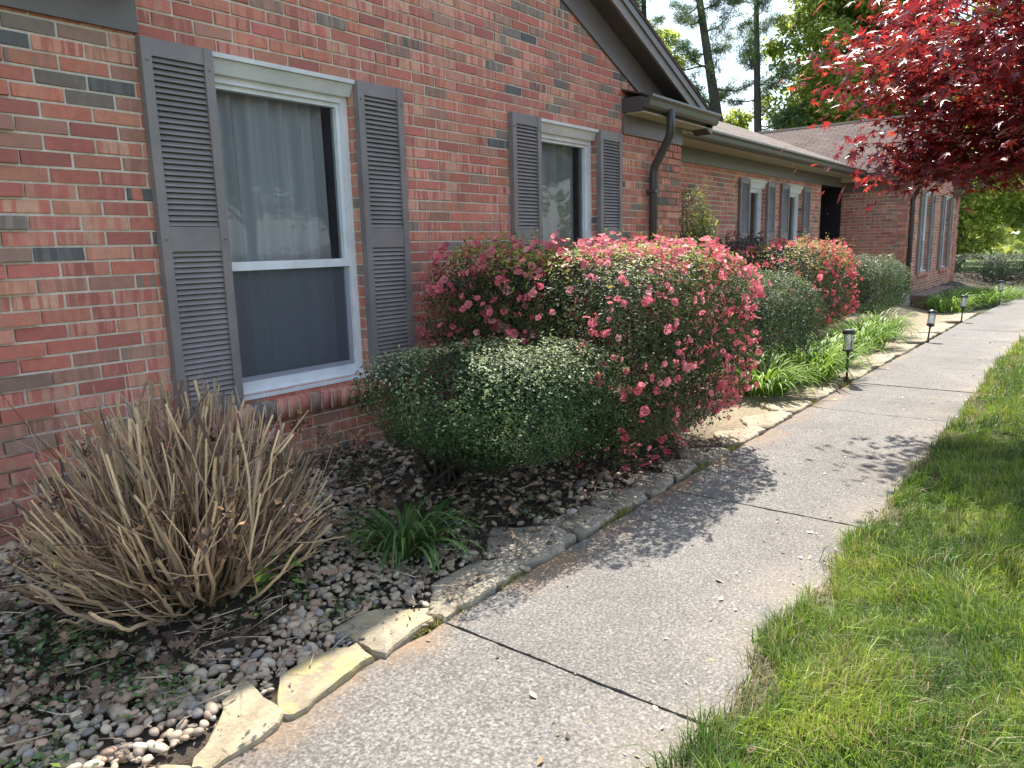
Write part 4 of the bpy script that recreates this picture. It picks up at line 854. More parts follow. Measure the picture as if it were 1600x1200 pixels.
STN = [
 ('tan edging stone cut off by the bottom edge of the photo', [(0.62,-1.585),(0.772,-1.653),(0.854,-1.757),(0.80,-1.86),(0.55,-1.80)], 0.035, 1.0, 0.0),
 ('pointed triangular tan stone, the one before the square lichen-yellow stone', [(0.875,-1.764),(1.165,-1.532),(1.150,-1.765),(1.118,-1.80),(0.90,-1.815)], 0.05, 1.0, 0.15),
 ('squarish sunlit stone covered in yellow lichen', [(1.285,-1.591),(1.549,-1.645),(1.516,-1.755),(1.19,-1.80),(1.165,-1.765)], 0.055, 0.9, 1.0),
 ('grey stone with a patch of orange lichen, next past the yellow one', [(1.606,-1.488),(1.775,-1.505),(1.88,-1.66),(1.84,-1.725),(1.58,-1.757),(1.575,-1.68)], 0.045, 0.55, 0.5),
 ('long grey stone half in sun, half in shade, before the dark clump', [(2.077,-1.537),(2.349,-1.522),(2.444,-1.67),(2.36,-1.735),(1.915,-1.758),(1.90,-1.70)], 0.035, 0.35, 0.05),
 ('broad shaded grey stone at the near end of the holly', [(2.715,-1.33),(2.874,-1.585),(2.83,-1.715),(2.61,-1.757),(2.45,-1.70),(2.483,-1.51)], 0.03, 0.2, 0.0),
 ('shaded stone with a round pebble on it below the holly', [(2.93,-1.489),(3.225,-1.562),(3.23,-1.725),(2.88,-1.745),(2.915,-1.655)], 0.035, 0.2, 0.0),
 ('shaded grey stone under the lowest hanging azalea flowers', [(3.44,-1.446),(3.66,-1.647),(3.52,-1.74),(3.27,-1.70),(3.31,-1.549)], 0.035, 0.15, 0.0),
 ('olive-stained shaded stone below the middle of the big azalea', [(3.838,-1.493),(4.02,-1.65),(3.90,-1.735),(3.61,-1.74),(3.704,-1.60)], 0.035, 0.3, 0.0),
 ('shaded stone below the right half of the big azalea', [(4.17,-1.512),(4.38,-1.618),(4.24,-1.725),(3.98,-1.73),(4.05,-1.6)], 0.035, 0.25, 0.0),
 ('last shaded stone before the edging comes into the sun', [(4.50,-1.478),(4.74,-1.68),(4.70,-1.75),(4.40,-1.745),(4.37,-1.61)], 0.03, 0.25, 0.0),
 ('first pale sunlit stone right of the big azalea', [(5.10,-1.503),(5.43,-1.666),(5.37,-1.755),(4.985,-1.75),(4.86,-1.66)], 0.03, 0.8, 0.0),
 ('second pale sunlit stone right of the big azalea', [(5.69,-1.47),(6.02,-1.656),(5.97,-1.757),(5.52,-1.755),(5.45,-1.62)], 0.03, 0.85, 0.0),
 ('sunlit sandy stone just before the nearest daylilies', [(6.30,-1.43),(6.60,-1.70),(6.50,-1.76),(6.10,-1.755),(6.07,-1.6)], 0.03, 0.85, 0.0),
 ('small sunlit stone below the nearest daylilies', [(7.1,-1.55),(7.42,-1.70),(7.22,-1.775),(6.72,-1.765),(6.70,-1.62)], 0.03, 0.8, 0.0),
 ('sandy stone between the upright lamp and the tipped lamp, nearest of three', [(8.0,-1.60),(8.6,-1.58),(8.75,-1.76),(8.2,-1.80),(7.95,-1.77)], 0.03, 0.85, 0.0),
 ('sandy stone between the upright lamp and the tipped lamp, middle of three', [(8.85,-1.58),(9.6,-1.57),(9.75,-1.80),(8.9,-1.80)], 0.03, 0.9, 0.0),
 ('sandy stone between the upright lamp and the tipped lamp, farthest of three', [(9.85,-1.58),(10.7,-1.60),(10.8,-1.84),(9.9,-1.83)], 0.03, 0.85, 0.0),
 ('wide sandy stone right behind the tipped lamp', [(11.1,-1.55),(12.1,-1.55),(12.2,-1.84),(11.3,-1.84)], 0.03, 0.9, 0.0),
 ('wide sandy stone before the slightly leaning lamp', [(12.4,-1.58),(13.6,-1.58),(13.7,-1.88),(12.5,-1.87)], 0.03, 0.9, 0.0),
 ('farthest sandy stone, past the slightly leaning lamp', [(14.3,-1.6),(15.6,-1.68),(15.7,-1.95),(14.4,-1.92)], 0.03, 0.9, 0.0)]
for i, (lb, poly, top, tone, li) in enumerate(STN): slab(lb, (np.mean(poly,0)+(np.array(poly)-np.mean(poly,0))*1.13).tolist(), top*0.35+0.009, 0.06, tone, li, 300+i, (random.uniform(-.03, .03), random.uniform(-.02, .02)))
rock('pebble', 'single round pebble lying on the shaded stone below the holly', 'pebble', (3.03, -1.60, 0.058), (0.03, 0.024, 0.014), 8, M['boulder'])
rock('pebble', 'small round pebble alone on the path in the bush shadow', 'pebble', (3.30, -1.93, 0.010), (0.02, 0.017, 0.012), 9, M['boulder'], None)

# ---- pebbles, litter, weeds
def ico(sub):
    bm = bmesh.new(); bmesh.ops.create_icosphere(bm, subdivisions=sub, radius=1); V = np.array([v.co for v in bm.verts]); F = np.array([[v.index for v in f.verts] for f in bm.faces]); bm.free(); return V, F
def pebbles():
    r = np.random.default_rng(51); xs = np.arange(-1.2, 3.9, 0.031); ys = np.arange(-1.76, -0.02, 0.031); X, Y = np.meshgrid(xs, ys); P = np.stack([X.ravel(), Y.ravel()], 1); P += r.uniform(-.017, .017, P.shape)
    pass
    def inpoly(P, poly):
        poly = np.array(poly); ins = np.zeros(len(P), bool); n = len(poly)
        for i in range(n):
            a, b = poly[i], poly[(i+1) % n]; c = ((a[1] > P[:, 1]) != (b[1] > P[:, 1])) & (P[:, 0] < (b[0]-a[0])*(P[:, 1]-a[1])/(b[1]-a[1]+1e-12)+a[0]); ins ^= c
        return ins
    keep = np.ones(len(P), bool)
    for _, poly, *_r in STN[:8]: keep &= ~inpoly(P, np.mean(poly, 0)+(np.array(poly)-np.mean(poly, 0))*1.15)
    keep &= ~((P[:, 0] > 2.45) & (r.random(len(P)) < 0.72)); keep &= P[:, 1] < 9; keep &= ~((P[:, 1] < -1.66) & (r.random(len(P)) < 0.85)); d = np.hypot((P[:, 0]-1.3)/0.55, (P[:, 1]+0.95)/0.35); keep &= ~((d < 1) & (r.random(len(P)) < 0.75))
    P = P[keep]; n = len(P); V0, F0 = ico(2); k = len(V0)
    s = np.exp(r.normal(0, 0.32, n))*0.0138; asp = np.stack([s*r.uniform(1.0, 1.7, n), s*r.uniform(0.8, 1.1, n), s*r.uniform(0.45, 0.8, n)], 1); a = r.uniform(0, 6.28, n); ca, sa = np.cos(a), np.sin(a); ti = r.normal(0, .3, n)
    z = bed_z(P[:, 0], P[:, 1]) + s*0.15 + r.uniform(-0.006, 0.010, n)
    L = V0[None]*asp[:, None, :]; L = L*(1+0.10*np.sin(V0[None]@r.normal(0, 2, (3, n)).T[:, :, None].reshape(n, 3, 1)).reshape(n, k)[:, :, None])
    lx = L[:, :, 0]*np.cos(ti)[:, None]+L[:, :, 2]*np.sin(ti)[:, None]; lz = -L[:, :, 0]*np.sin(ti)[:, None]+L[:, :, 2]*np.cos(ti)[:, None]
    V = np.stack([lx*ca[:, None]-L[:, :, 1]*sa[:, None]+P[:, :1], lx*sa[:, None]+L[:, :, 1]*ca[:, None]+P[:, 1:2], lz+z[:, None]], 2).reshape(-1, 3)
    F = (np.arange(n)[:, None, None]*k+F0[None]).reshape(-1, 3); col = mixcol(n, [(0.30, 0.23, 0.16), (0.37, 0.295, 0.21), (0.22, 0.175, 0.13), (0.39, 0.31, 0.225), (0.32, 0.21, 0.14), (0.42, 0.36, 0.28), (0.22, 0.20, 0.175)], [4, 4, 3, 2, 2, 0.7, 2], .15, r)
    tag(tri_mesh('pebble_bed', V, F, M['pebble'], None, np.repeat(col, k, 0), smooth=True), 'brown and grey river pebbles covering the bed', 'gravel', None, 'stuff')
pebbles()
OAK = np.array([(0, 0, 0), (0.10, 0.15, .03), (0.30, 0.22, .10), (0.13, 0.36, .02), (0.42, 0.52, .12), (0.13, 0.60, .02), (0.26, 0.85, .10), (0, 1, 0.03), (-0.26, 0.85, .10), (-0.13, 0.60, .02), (-0.42, 0.52, .12), (-0.13, 0.36, .02), (-0.30, 0.22, .10), (-0.10, 0.15, .03)])
OAK_F = np.array([(0, 1, 13), (1, 2, 3), (1, 3, 13), (13, 3, 11), (13, 11, 12), (3, 4, 5), (3, 5, 11), (11, 5, 9), (11, 9, 10), (5, 6, 7), (5, 7, 9), (9, 7, 8)])
def litter():
    r = np.random.default_rng(52); n = 420; a = r.uniform(0, 6.28, n); q = np.sqrt(r.random(n)); P = np.stack([1.05+q*0.85*np.cos(a), -0.95+q*0.45*np.sin(a)], 1)
    P2 = np.stack([r.uniform(2.3, 4.8, 480), r.uniform(-1.55, -0.1, 480)], 1); P3 = np.stack([r.uniform(0.3, 3.4, 150), r.uniform(-0.35, -0.05, 150)], 1); P = np.concatenate([P, P2, P3]); n = len(P)
    P = np.stack([P[:, 0], P[:, 1], bed_z(P[:, 0], P[:, 1])+r.uniform(0.006, 0.035, n)], 1)
    tag(scatter('leaf_litter', P, np.tile([0, 0, 1.0], (n, 1)), 0.052, 1.0, mixcol(n, [(0.15, 0.095, 0.06), (0.22, 0.14, 0.085), (0.085, 0.055, 0.038), (0.27, 0.20, 0.145)], [4, 3, 4, 1], .2, r), M['litter'], None, OAK, OAK_F, tilt=0.75, r=r, sizevar=.35), 'dead brown oak leaves lying over the bed', 'leaf litter', None, 'stuff')
    n = 15000; x = r.uniform(0.2, 4.9, n); y = r.uniform(-1.72, -0.03, n); k = wob(np.stack([x, y, 0*x], 1), 5, 91)+np.where(x > 2.4, .5, 0)+.8*np.exp(-((x-1.1)/.6)**2-((y+1.05)/.35)**2); m = k+r.normal(0, .25, n) > 0.12; x, y = x[m], y[m]; n = len(x)
    tag(scatter('mulch_debris', np.stack([x, y, bed_z(x, y)+r.uniform(.002, .022, n)], 1), np.tile([0, 0, 1.], (n, 1)), .017, .4, mixcol(n, [(0.10, 0.07, 0.045), (0.17, 0.12, 0.075), (0.25, 0.19, 0.12), (0.06, 0.045, 0.03)], [3, 3, 1.5, 2], .25, r), M['litter'], None, tilt=.9, r=r, sizevar=.5), 'dark leaf crumbs and mulch between the pebbles', 'mulch', None, 'stuff')
    n = 420; mb = MB(); 
    for i in range(n):
        if i < 250: x, y = r.normal(1.15, .5), r.uniform(-1.62, -0.3)
        else: x, y = r.uniform(1.8, 4.6), r.uniform(-1.7, -0.15)
        z = float(bed_z(x, y))+r.uniform(0.012, 0.04); an = r.uniform(0, 6.28); L = r.uniform(.03, .16); d = np.array([math.cos(an), math.sin(an), r.normal(0, .15)]); p = np.array([x, y, z]); mb.tube([p-d*L/2, p+r.normal(0, .005, 3), p+d*L/2], r.uniform(.0012, .003), 5)
    o = mb.build('fallen_twigs', M['cane'], None, smooth=True); at = o.data.attributes.new('col', 'FLOAT_COLOR', 'POINT'); nv = len(o.data.vertices); cc = np.ones((nv, 4), np.float32); tw = mixcol(n, [(0.34, 0.26, 0.18), (0.22, 0.15, 0.10), (0.42, 0.34, 0.25)], [2, 2, 1], .2, r); cc[:, :3] = np.repeat(tw, 15, 0)[:nv]; at.data.foreach_set('color', cc.ravel())
    tag(o, 'dry twigs and clippings scattered over the pebbles', 'twigs', None, 'stuff')
    n = 2600; cl = r.integers(0, 60, n); cx = np.stack([r.uniform(0.35, 3.2, 60), r.uniform(-1.55, -0.2, 60)], 1); cx[:16] = np.stack([r.uniform(0.3, 1.0, 16), r.uniform(-1.5, -.7, 16)], 1); P = cx[cl]+r.normal(0, .06, (n, 2)); P = P[P[:, 1] > -1.72]; n = len(P); P = np.stack([P[:, 0], P[:, 1], bed_z(P[:, 0], P[:, 1])+r.uniform(.01, .04, n)], 1)
    tag(scatter('weeds', P, np.tile([0, 0, 1.0], (n, 1)), 0.021, 0.6, mixcol(n, [(0.05, 0.10, 0.035), (0.09, 0.16, 0.05), (0.16, 0.22, 0.06)], [3, 2, 1], .2, r), M['leafsoft'], None, tilt=0.8, r=r), 'low green weeds creeping through the pebbles', 'weeds', None, 'stuff')
    # rooty moss and grass tufts in the joints beside the path
    n = 5200; J = r.random(n); x = r.uniform(0.8, 8, n); k = wob(np.stack([x, x*0, x*0], 1), 6, 77); m = k > 0.22; x = x[m]; n = len(x); y = path_left(x)+np.abs(r.normal(0.012, .018, n)); h = r.uniform(.012, .04, n)
    blades('joint_tufts', x, y, np.full(n, -0.03), h+.03, np.full(n, .0028), mixcol(n, [(0.20, 0.20, 0.06), (0.28, 0.25, 0.10), (0.13, 0.14, 0.05)], [2, 2, 2], .2, r), r, 'small grass and moss tufts in the gap between stones and path', 'moss', lean=.9)
def blades(name, x, y, z, h, wd, col, r, label, cat, lean=0.7, la=None):
    n = len(x); a = r.uniform(0, 6.28, n); la = r.uniform(0, 6.28, n) if la is None else la; lean_ = np.abs(r.normal(0, lean, n)); dx, dy = np.cos(la)*lean_, np.sin(la)*lean_; sx, sy = np.cos(a)*wd, np.sin(a)*wd; P = np.stack([x, y, z], 1); S = np.stack([sx, sy, 0*sx], 1)
    mid = P+np.stack([dx*h*.28, dy*h*.28, h*.58], 1); tip = P+np.stack([dx*h*.85, dy*h*.85, h*np.clip(1.02-lean_*.28, .3, 1)], 1)
    V = np.stack([P-S, P+S, mid+S*.75, mid-S*.75, tip], 1).reshape(-1, 3); b = np.arange(n)[:, None]*5; F = np.concatenate([b+np.array([[0, 1, 2]]), b+np.array([[0, 2, 3]]), b+np.array([[3, 2, 4]])])
    C = np.stack([col*.75, col*.75, col, col, col*1.12], 1).reshape(-1, 3); return tag(tri_mesh(name, V, F, M['grass'], None, C), label, cat, None, 'stuff')
litter()
def fallen_petals():
    r = np.random.default_rng(57); n = 130; x = r.uniform(3.2, 5.5, n); y = np.where(r.random(n) < .8, r.uniform(-1.75, -1.3, n), r.uniform(-2.1, -1.75, n)); z = np.where(y > -1.76, bed_z(x, y)+.035, .006)
    tag(scatter('fallen_petals', np.stack([x, y, z], 1), np.tile([0, 0, 1.], (n, 1)), .020, .8, mixcol(n, [(0.6, 0.12, 0.16), (0.5, 0.2, 0.17), (0.35, 0.16, 0.10)], [3, 2, 2], .2, r), M['petal'], None, tilt=.6, r=r), 'fallen pink petals below the big azalea', 'petals', None, 'stuff')
fallen_petals()
def lawn_grass():
    r = np.random.default_rng(61); X = []; Y = []; H = []; W = []
    for x0, x1, yw, dens, h, wd in ((0.9, 3.2, 2.6, 21000, .046, .0017), (3.2, 6, 3.4, 12500, .046, .0021), (6, 10, 4.6, 6000, .048, .003), (10, 18, 6.0, 1500, .05, .005), (18, 34, 9, 420, .055, .010)):
        n = int((x1-x0)*yw*dens); x = r.uniform(x0, x1, n); edge = lawn_edge(x)-0.02
        y = edge + np.abs(r.normal(0, .02, n)) - r.random(n)**1.05*yw; X.append(x); Y.append(y); H.append(h*np.exp(r.normal(0, .32, n))); W.append(wd*np.exp(r.normal(0, .2, n)))
    X, Y, H, W = map(np.concatenate, (X, Y, H, W)); Q = np.stack([X, Y, 0*X], 1); p1 = wob(Q, 2.6, 8); p2 = wob(Q, 9, 9); de = lawn_edge(X)-Y
    bare = (p1+0.6*p2 > 0.58) | ((de < 0.16) & (p2 > 0.02)); keep = ~(bare & (r.random(len(X)) < 0.55)); X, Y, H, W, bare, p1, p2, de = [q[keep] for q in (X, Y, H, W, bare, p1, p2, de)]; n = len(X)
    p3 = wob(np.stack([X, Y, 0*X], 1), 17, 10); p4 = wob(np.stack([X, Y, 0*X], 1), 38, 13)
    H = H*np.clip(1+0.55*p2+0.55*p3+.3*p4, .35, 2.2)*np.where(bare, .55, 1); H = np.where(de < .10, H*1.25, H); col = clumpcol(np.stack([X, Y, 0*X], 1), [(0.055, 0.115, 0.020), (0.10, 0.185, 0.022), (0.155, 0.245, 0.026), (0.25, 0.31, 0.05)], [3, 4, 4, 2.5], .22, r, 11, 21)
    st = (r.random(n) < np.where(bare, .72, .08+0.14*(p3 > .15))); col[st] = mixcol(st.sum(), [(0.33, 0.27, 0.16), (0.25, 0.19, 0.11), (0.40, 0.35, 0.22)], [2, 2, 1], .18, r)
    la = 6.28*wob(np.stack([X, Y, 0*X], 1), 6, 31)+r.normal(0, 1.1, n)
    blades('lawn_grass', X, Y, np.full(n, .006), H+.013, W, col, r, 'short mown lawn grass with straw-coloured thin patches', 'grass', lean=.85, la=la)
    # bits lying on the path: petals, seed husks, leaf scraps
    n = 420; x = r.uniform(1.2, 14, n); e = np.abs(r.normal(0, .22, n)); y = np.where(r.random(n) < .72, lawn_edge(x)+e, r.uniform(-2.8, -1.8, n)); P = np.stack([x, y, r.uniform(.004, .008, n)], 1)
    tag(scatter('path_debris', P, np.tile([0, 0, 1.], (n, 1)), .017, .5, mixcol(n, [(0.50, 0.42, 0.28), (0.10, 0.07, 0.05), (0.30, 0.20, 0.11), (0.6, 0.55, 0.42), (0.2, 0.25, 0.08)], [3, 2, 2, 2, 1], .2, r), M['litter'], None, tilt=.4, r=r, sizevar=.5), 'small leaf scraps and husks scattered on the path', 'debris', None, 'stuff')
    n = 300; x = r.uniform(1.8, 9, n); y = path_right(x)-r.uniform(.05, 2.6, n); P = np.stack([x, y, r.uniform(.02, .045, n)], 1)
    tag(scatter('lawn_debris', P, np.tile([0, 0, 1.], (n, 1)), .014, .5, mixcol(n, [(0.40, 0.34, 0.23), (0.46, 0.42, 0.34), (0.2, 0.13, 0.08)], [3, 2, 2], .2, r), M['litter'], None, tilt=.9, r=r, sizevar=.5), 'pale dead leaves and husks caught in the lawn', 'debris', None, 'stuff')
lawn_grass()
def leafy_seedling():
    r = np.random.default_rng(63); T = thing('leafy_seedling', 'small bright green broad-leaved plant at the foot of the dry canes', 'plant', (1.63, -1.10, 0.06)); n = 26; a = r.uniform(0, 6.28, n); q = np.sqrt(r.random(n))*.07
    P = np.stack([q*np.cos(a), q*np.sin(a), r.uniform(.02, .12, n)], 1); N = np.stack([np.cos(a)*.5, np.sin(a)*.5, np.ones(n)], 1); up = np.stack([np.cos(a), np.sin(a), .2+0*a], 1)*2
    scatter('leaves', P, N, .062, .62, mixcol(n, [(0.09, 0.19, 0.03), (0.15, 0.26, 0.04)], [1, 1], .15, r), M['leafsoft'], T, tilt=.3, r=r, up=up)
    mb = MB(); 
    for i in range(8): mb.tube([(0, 0, -.02), P[i]*.6+np.array([0, 0, .0]), P[i]], .0025, 5)
    mb.build('stems', M['twig'], T)
leafy_seedling()

# ------------------------------------------------------------------ red maple over the path
def palm():
    V = [(0, 0.0, 0)]; tips = [(-78, .62), (-40, .9), (0, 1.05), (40, .9), (78, .62)]; ring = []
    for i, (a, L) in enumerate(tips):
        a = R_(a); 
        for da, l, z in ((-13, .42, .02), (0, 1, -.10), (13, .42, .02)): ring.append((math.sin(a+R_(da))*L*l, math.cos(a+R_(da))*L*l, z*L))
    V += ring; F = []
    for i in range(5): b = 1+3*i; F += [(0, b+1, b), (0, b+2, b+1)]
    for i in range(4): b = 1+3*i; F.append((0, b+3, b+2))
    return np.array(V), np.array(F)
PMV, PMF = palm()
def maple():
    r = np.random.default_rng(71); base = np.array([7.1, -4.75, 0.0]); T = thing('red_maple', 'red-leaved maple hanging over the right side of the path', 'tree', tuple(base)); mb = MB()
    fork = np.array([0.0, 0.1, 1.35]); mb.tube([(0, 0, -.1), (.02, .02, .5), (0.0, .06, 1.0), fork], [.13, .10, .09, .085], 10)
    C = np.array([9.25, -3.85, 3.38]); sprays = []
    for i in range(150):
        d = unit(r.normal(0, 1, (1, 3)))[0]; k = r.random()**.38; p = C + d*np.array([2.45, 2.25, 1.55])*k
        if p[2] < 1.95: p[2] = 1.95+r.random()*.3
        sprays.append(p)
    sprays += [np.array(q) for q in ((9.0, -1.22, 3.38), (9.0, -1.38, 3.22), (8.9, -1.55, 3.05), (9.0, -1.55, 2.78), (9.1, -1.7, 2.6), (8.9, -1.75, 2.9), (9.1, -1.62, 2.35), (9.2, -1.85, 2.25), (9.0, -1.98, 2.12), (8.9, -2.05, 2.02), (9.1, -2.2, 2.2), (8.8, -2.3, 1.95), (9, -2.1, 2.6), (8.8, -2.5, 2.1), (8.7, -2.7, 1.98), (8.9, -1.95, 3.3), (9, -1.8, 3.5), (9.1, -1.95, 3.75), (8.9, -2.3, 2.4), (8.8, -2.9, 2.05), (8.7, -3.1, 2.1), (8.8, -2.6, 2.5))]
    sprays = [p if i < 150 else p+np.array([.35, -.03, .10]) for i, p in enumerate(sprays)]
    K0 = np.array([0, -3.62, 1.404]); sprays = [p for p in sprays if not ((p[2]-1.404)/p[0] > .232 and (p[1]+3.62)/p[0] > .195) and (p[1]+3.62)/p[0] < .262]; sprays = [K0+(p-K0)*.70 for p in sprays]
    Ps = []; Ns = []
    for i, p in enumerate(sprays):
        n = int(r.integers(120, 190)) if (p[1]+3.62)/p[0] < .2 else int(r.integers(60, 100)); q = r.normal(0, 1, (n, 3))*np.array([.22, .22, .062]); q[:, 2] -= .30*(q[:, 0]**2+q[:, 1]**2); Ps.append(p+q); Ns.append(np.tile([0, 0, 1.0], (n, 1))+q*np.array([1.3, 1.3, 0]))
        b0 = fork+np.array([r.normal(0, .05), r.normal(0, .05), 0]); pl = p-base; m = b0*.5+pl*.5+np.array([0, 0, .28])
        if True: mb.tube([b0, b0*.75+pl*.25+np.array([0, 0, .22]), m, pl], [.03, .022, .014, .004], 6)
    P = np.concatenate(Ps); N = np.concatenate(Ns); n = len(P); col = mixcol(n, [(0.17, 0.012, 0.018), (0.30, 0.022, 0.022), (0.10, 0.010, 0.018), (0.50, 0.055, 0.030), (0.12, 0.03, 0.02)], [4, 4, 3, 1.5, 1], .2, r)
    scatter('foliage', P-base, N, .066, 1.0, col, M['maple'], T, PMV, PMF, tilt=.75, droop=.5, r=r, sizevar=.25); mb.build('trunk', M['bark'], T, smooth=True)
maple()

# ------------------------------------------------------------------ trees behind the house
def tree(name, label, base, H, crown, nleaf, lsize, pal, seed, trunk_r=.22, w_=None, group='leafy trees behind the house', nl=26, parts=True, gap=.55, lean=(0, 0)):
    r = np.random.default_rng(seed); T = thing(name, label, 'tree', base, group); cx, cy, cz, rx, ry, rz = crown; lumps = []
    for i in range(nl):
        d = unit(r.normal(0, 1, (1, 3)))[0]; k = r.random()**.45; lumps.append((np.array([cx, cy, cz])+d*np.array([rx, ry, rz])*k, r.uniform(.22, .42)*min(rx, rz)))
    mb = MB(); top = np.array([cx, cy, cz+rz*.6]); mb.tube([(0, 0, -.3), (lean[0]*.3, lean[1]*.3, H*.25), (cx*.7, cy*.7, cz*.75), top], [trunk_r, trunk_r*.8, trunk_r*.5, trunk_r*.12], 9); Ps = []; Ns = []
    for c, q in lumps:
        zz = max(H*.18, c[2]-abs(r.normal(.35, .2))*np.hypot(c[0]-cx*.5, c[1]-cy*.5)-.6); t = min(1, zz/(cz+rz*.6)); b0 = np.array([cx*.7*t, cy*.7*t, zz]); mb.tube([b0, b0*.5+c*.5+np.array([0, 0, .12]), c], [trunk_r*.28, trunk_r*.16, trunk_r*.05], 5)
        n = int(nleaf/nl); d = unit(r.normal(0, 1, (n, 3))); k = r.random(n)**gap; sub = unit(r.normal(0, 1, (9, 3)))*.62; p = c+(d*.48*k[:, None]+sub[r.integers(0, 9, n)])*q*np.array([1.2, 1.2, .85]); Ps.append(p); Ns.append(d+np.array([0, 0, .7]))
    P = np.concatenate(Ps); N = np.concatenate(Ns); col = mixcol(len(P), pal, w_ or [1]*len(pal), .2, r); scatter('crown', P, N, lsize, .62, col, M['treeleaf'], T, tilt=1.0, r=r); mb.build('trunk', M['bark'], T, smooth=True); return T
def pine(label, base, H, seed, lean=(0, 0), first=.30, blen=3.0, dens=1.0, r0=.26):
    r = np.random.default_rng(seed); T = thing('pine_tree', label, 'tree', base, 'tall pines behind the house'); mb = MB(); k = 9; tr = []
    for i in range(k): t = i/(k-1); tr.append(np.array([lean[0]*t+.12*math.sin(3*t+seed), lean[1]*t+.1*math.sin(4*t+seed*2), H*t]))
    mb.tube(tr, [r0*(1-.78*i/(k-1)) for i in range(k)], 10); Ps = []; Ds = []
    nb = int(30*dens)
    for i in range(nb):
        t = first+(1-first)*(i+r.random())/nb; f = t*(k-1); j = min(int(f), k-2); p0 = tr[j]+(tr[j+1]-tr[j])*(f-j); a = r.uniform(0, 6.28); L = blen*(1.12-t*.7)*r.uniform(.6, 1.15); dv = np.array([math.cos(a), math.sin(a), r.uniform(-.05, .35)])
        pts = [p0]; 
        for s in range(1, 6): u = s/5; pts.append(p0+dv*L*u+np.array([0, 0, .22*L*u*u-.10*L*math.sin(u*3)])+r.normal(0, .05, 3))
        rb = r0*.20*(1-.5*t); mb.tube(pts, [rb, rb*.8, rb*.65, rb*.5, rb*.35, rb*.15], 5)
        if t < first+.05 and r.random() < .6: continue
        for s in range(2, 6):
            for _ in range(int(r.integers(3, 6))):
                c = pts[s]+r.normal(0, .16, 3)+np.array([0, 0, .08]); sd2 = pts[s]; mb.tube([sd2, c], [rb*.2, rb*.1], 4); m = 70; Ps.append(np.tile(c, (m, 1))+r.normal(0, .10, (m, 3))*np.array([1.5, 1.5, .7])); Ds.append(unit(r.normal(0, 1, (m, 3))+dv*.5+np.array([0, 0, .35])))
    P = np.concatenate(Ps); D = np.concatenate(Ds); n = len(P); col = mixcol(n, [(0.045, 0.085, 0.03), (0.07, 0.12, 0.045), (0.11, 0.15, 0.05)], [3, 3, 1], .2, r)
    side = unit(np.cross(D, r.normal(0, 1, (n, 3)))); Ln = r.uniform(.16, .30, n)[:, None]; V = np.stack([P-side*.011, P+side*.011, P+D*Ln], 1).reshape(-1, 3); F = np.arange(3*n).reshape(-1, 3)
    tri_mesh('needles', V, F, M['leafsoft'], T, np.repeat(col, 3, 0)); mb.build('trunk', M['pinebark'], T, smooth=True); return T
GREEN = [(0.22, 0.29, 0.065), (0.30, 0.37, 0.09), (0.40, 0.44, 0.13), (0.16, 0.22, 0.055)]; YGREEN = [(0.29, 0.35, 0.065), (0.40, 0.44, 0.10), (0.22, 0.28, 0.055)]
pine('thick-trunked pine, first trunk left of the sky gap above the low roof', (34.7, 9.8, 0), 18, 81, (.9, 3.6), .27, 3.6, 1.1, .36)
pine('slimmer pine, second trunk beside the open sky', (35.3, 8.9, 0), 18, 82, (2.3, 2.0), .25, 3.2, 1.0, .25)
pine('pine showing only its crown above the gable slope', (35.5, 15.2, 0), 17, 83, (0, .3), .25, 4.0, 1.3, .3)
tree('leafy_tree', 'big light green tree with a dark trunk between the sky gap and the maple', (39.5, 6.4, 0), 16, (0, 0, 9.6, 3.7, 3.5, 5.4), 85000, .19, GREEN, 84, .28, nl=95)
tree('leafy_tree', 'green tree mostly hidden by the red maple', (42, 2.6, 0), 15, (0, 0, 8.5, 3.2, 3.2, 5.0), 16000, .24, GREEN, 85, .25, nl=30)
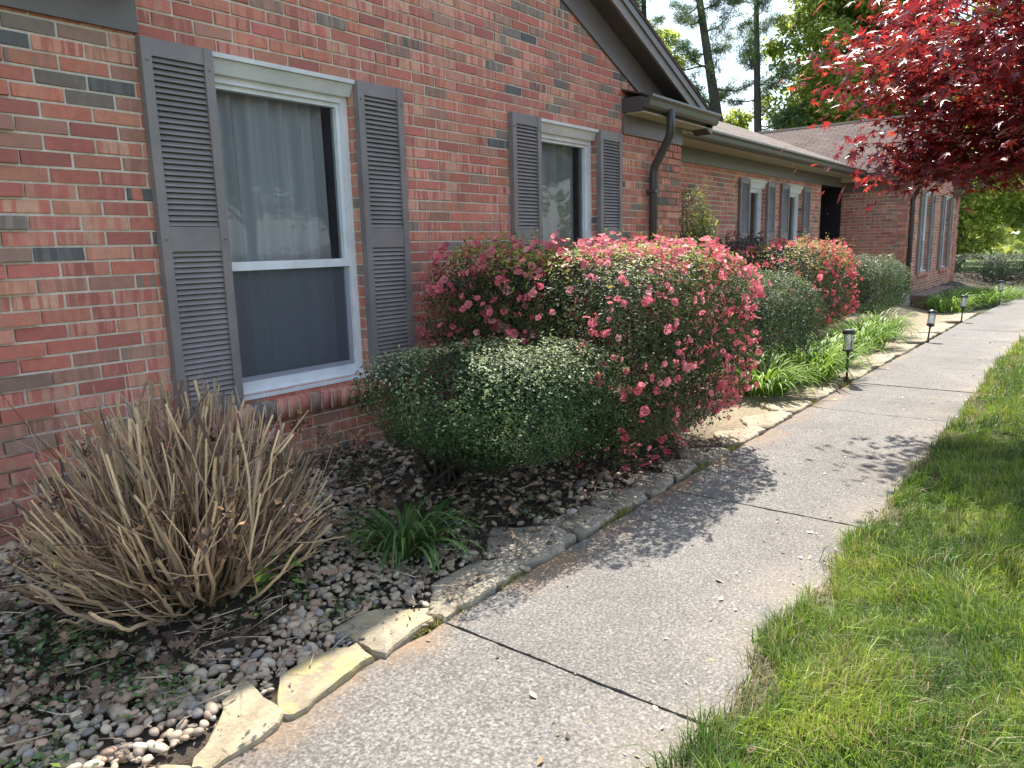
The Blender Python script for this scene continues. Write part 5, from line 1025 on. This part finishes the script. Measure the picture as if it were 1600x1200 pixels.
tree('leafy_tree', 'small yellow-green treetop peeking over the centre roof between the pine trunks', (40, 12.6, 0), 9, (0, 0, 6.9, 1.5, 1.5, 1.6), 5000, .17, YGREEN, 86, .12, nl=14)
tree('leafy_tree', 'leafy sunlit tree crown at the top left of the pines', (40, 19.0, 0), 16, (0, 0, 11.5, 3.2, 3.2, 3.6), 13000, .22, YGREEN, 87, .22, nl=26)
for i, (x, y, h, lab) in enumerate(((33, 0.6, 6.5, 'bright young tree right behind the end of the brick wing'), (37, -1.8, 8, 'slender dark-stemmed tree beyond the far hedge'), (42, -1.0, 10, 'yellow-green tree deeper in the wood beyond the hedge'), (38, -5.0, 9, 'tree at the right edge of the photo beyond the hedge'), (50, 2.5, 12, 'broad tree filling the gap between the wing and the wood'), (48, -6, 12, 'tall tree farthest right in the wood beyond the hedge'))):
    tree('woodland_tree', lab, (x, y, 0), h, (random.uniform(-.3, .3), random.uniform(-.3, .3), h*.52, h*.30, h*.28, h*.42), 12000, .11+.002*x, YGREEN if i % 2 == 0 else GREEN, 90+i, .12, group='trees in the wood beyond the path', nl=30)
# the far wood behind them
def far_wood():
    r = np.random.default_rng(99); n = 26000; a = r.uniform(-.5, .95, n); d = r.uniform(58, 90, n); base = np.array([0, -3.6]); h = (5+4*np.abs(wob(np.stack([a*12, 0*a, 0*a], 1), 1.2, 4))); z = r.random(n)**.8*h
    P = np.stack([base[0]+np.cos(a)*d, base[1]+np.sin(a)*d, z], 1); tag(scatter('far_wood', P, np.tile([-1., 0, 1.0], (n, 1)), .75, .7, mixcol(n, GREEN+YGREEN, [1]*7, .2, r), M['leafsoft'], None, tilt=1.0, r=r), 'distant green wood behind the trees', 'wood', None, 'stuff')
far_wood()
# trees across the lawn, seen in the window reflections
for i, (x, y, lab) in enumerate(((13.5, -17, 'lawn tree reflected in the large front window'), (21, -15, 'lawn tree reflected in the second front window'), (30, -19, 'lawn tree reflected in the paired windows'))):
    tree('leafy_tree', lab, (x, y, 0), 9, (0, 0, 5.6, 3.0, 3.0, 3.4), 9000, .26, GREEN, 120+i, .2, group='trees across the lawn', nl=26)
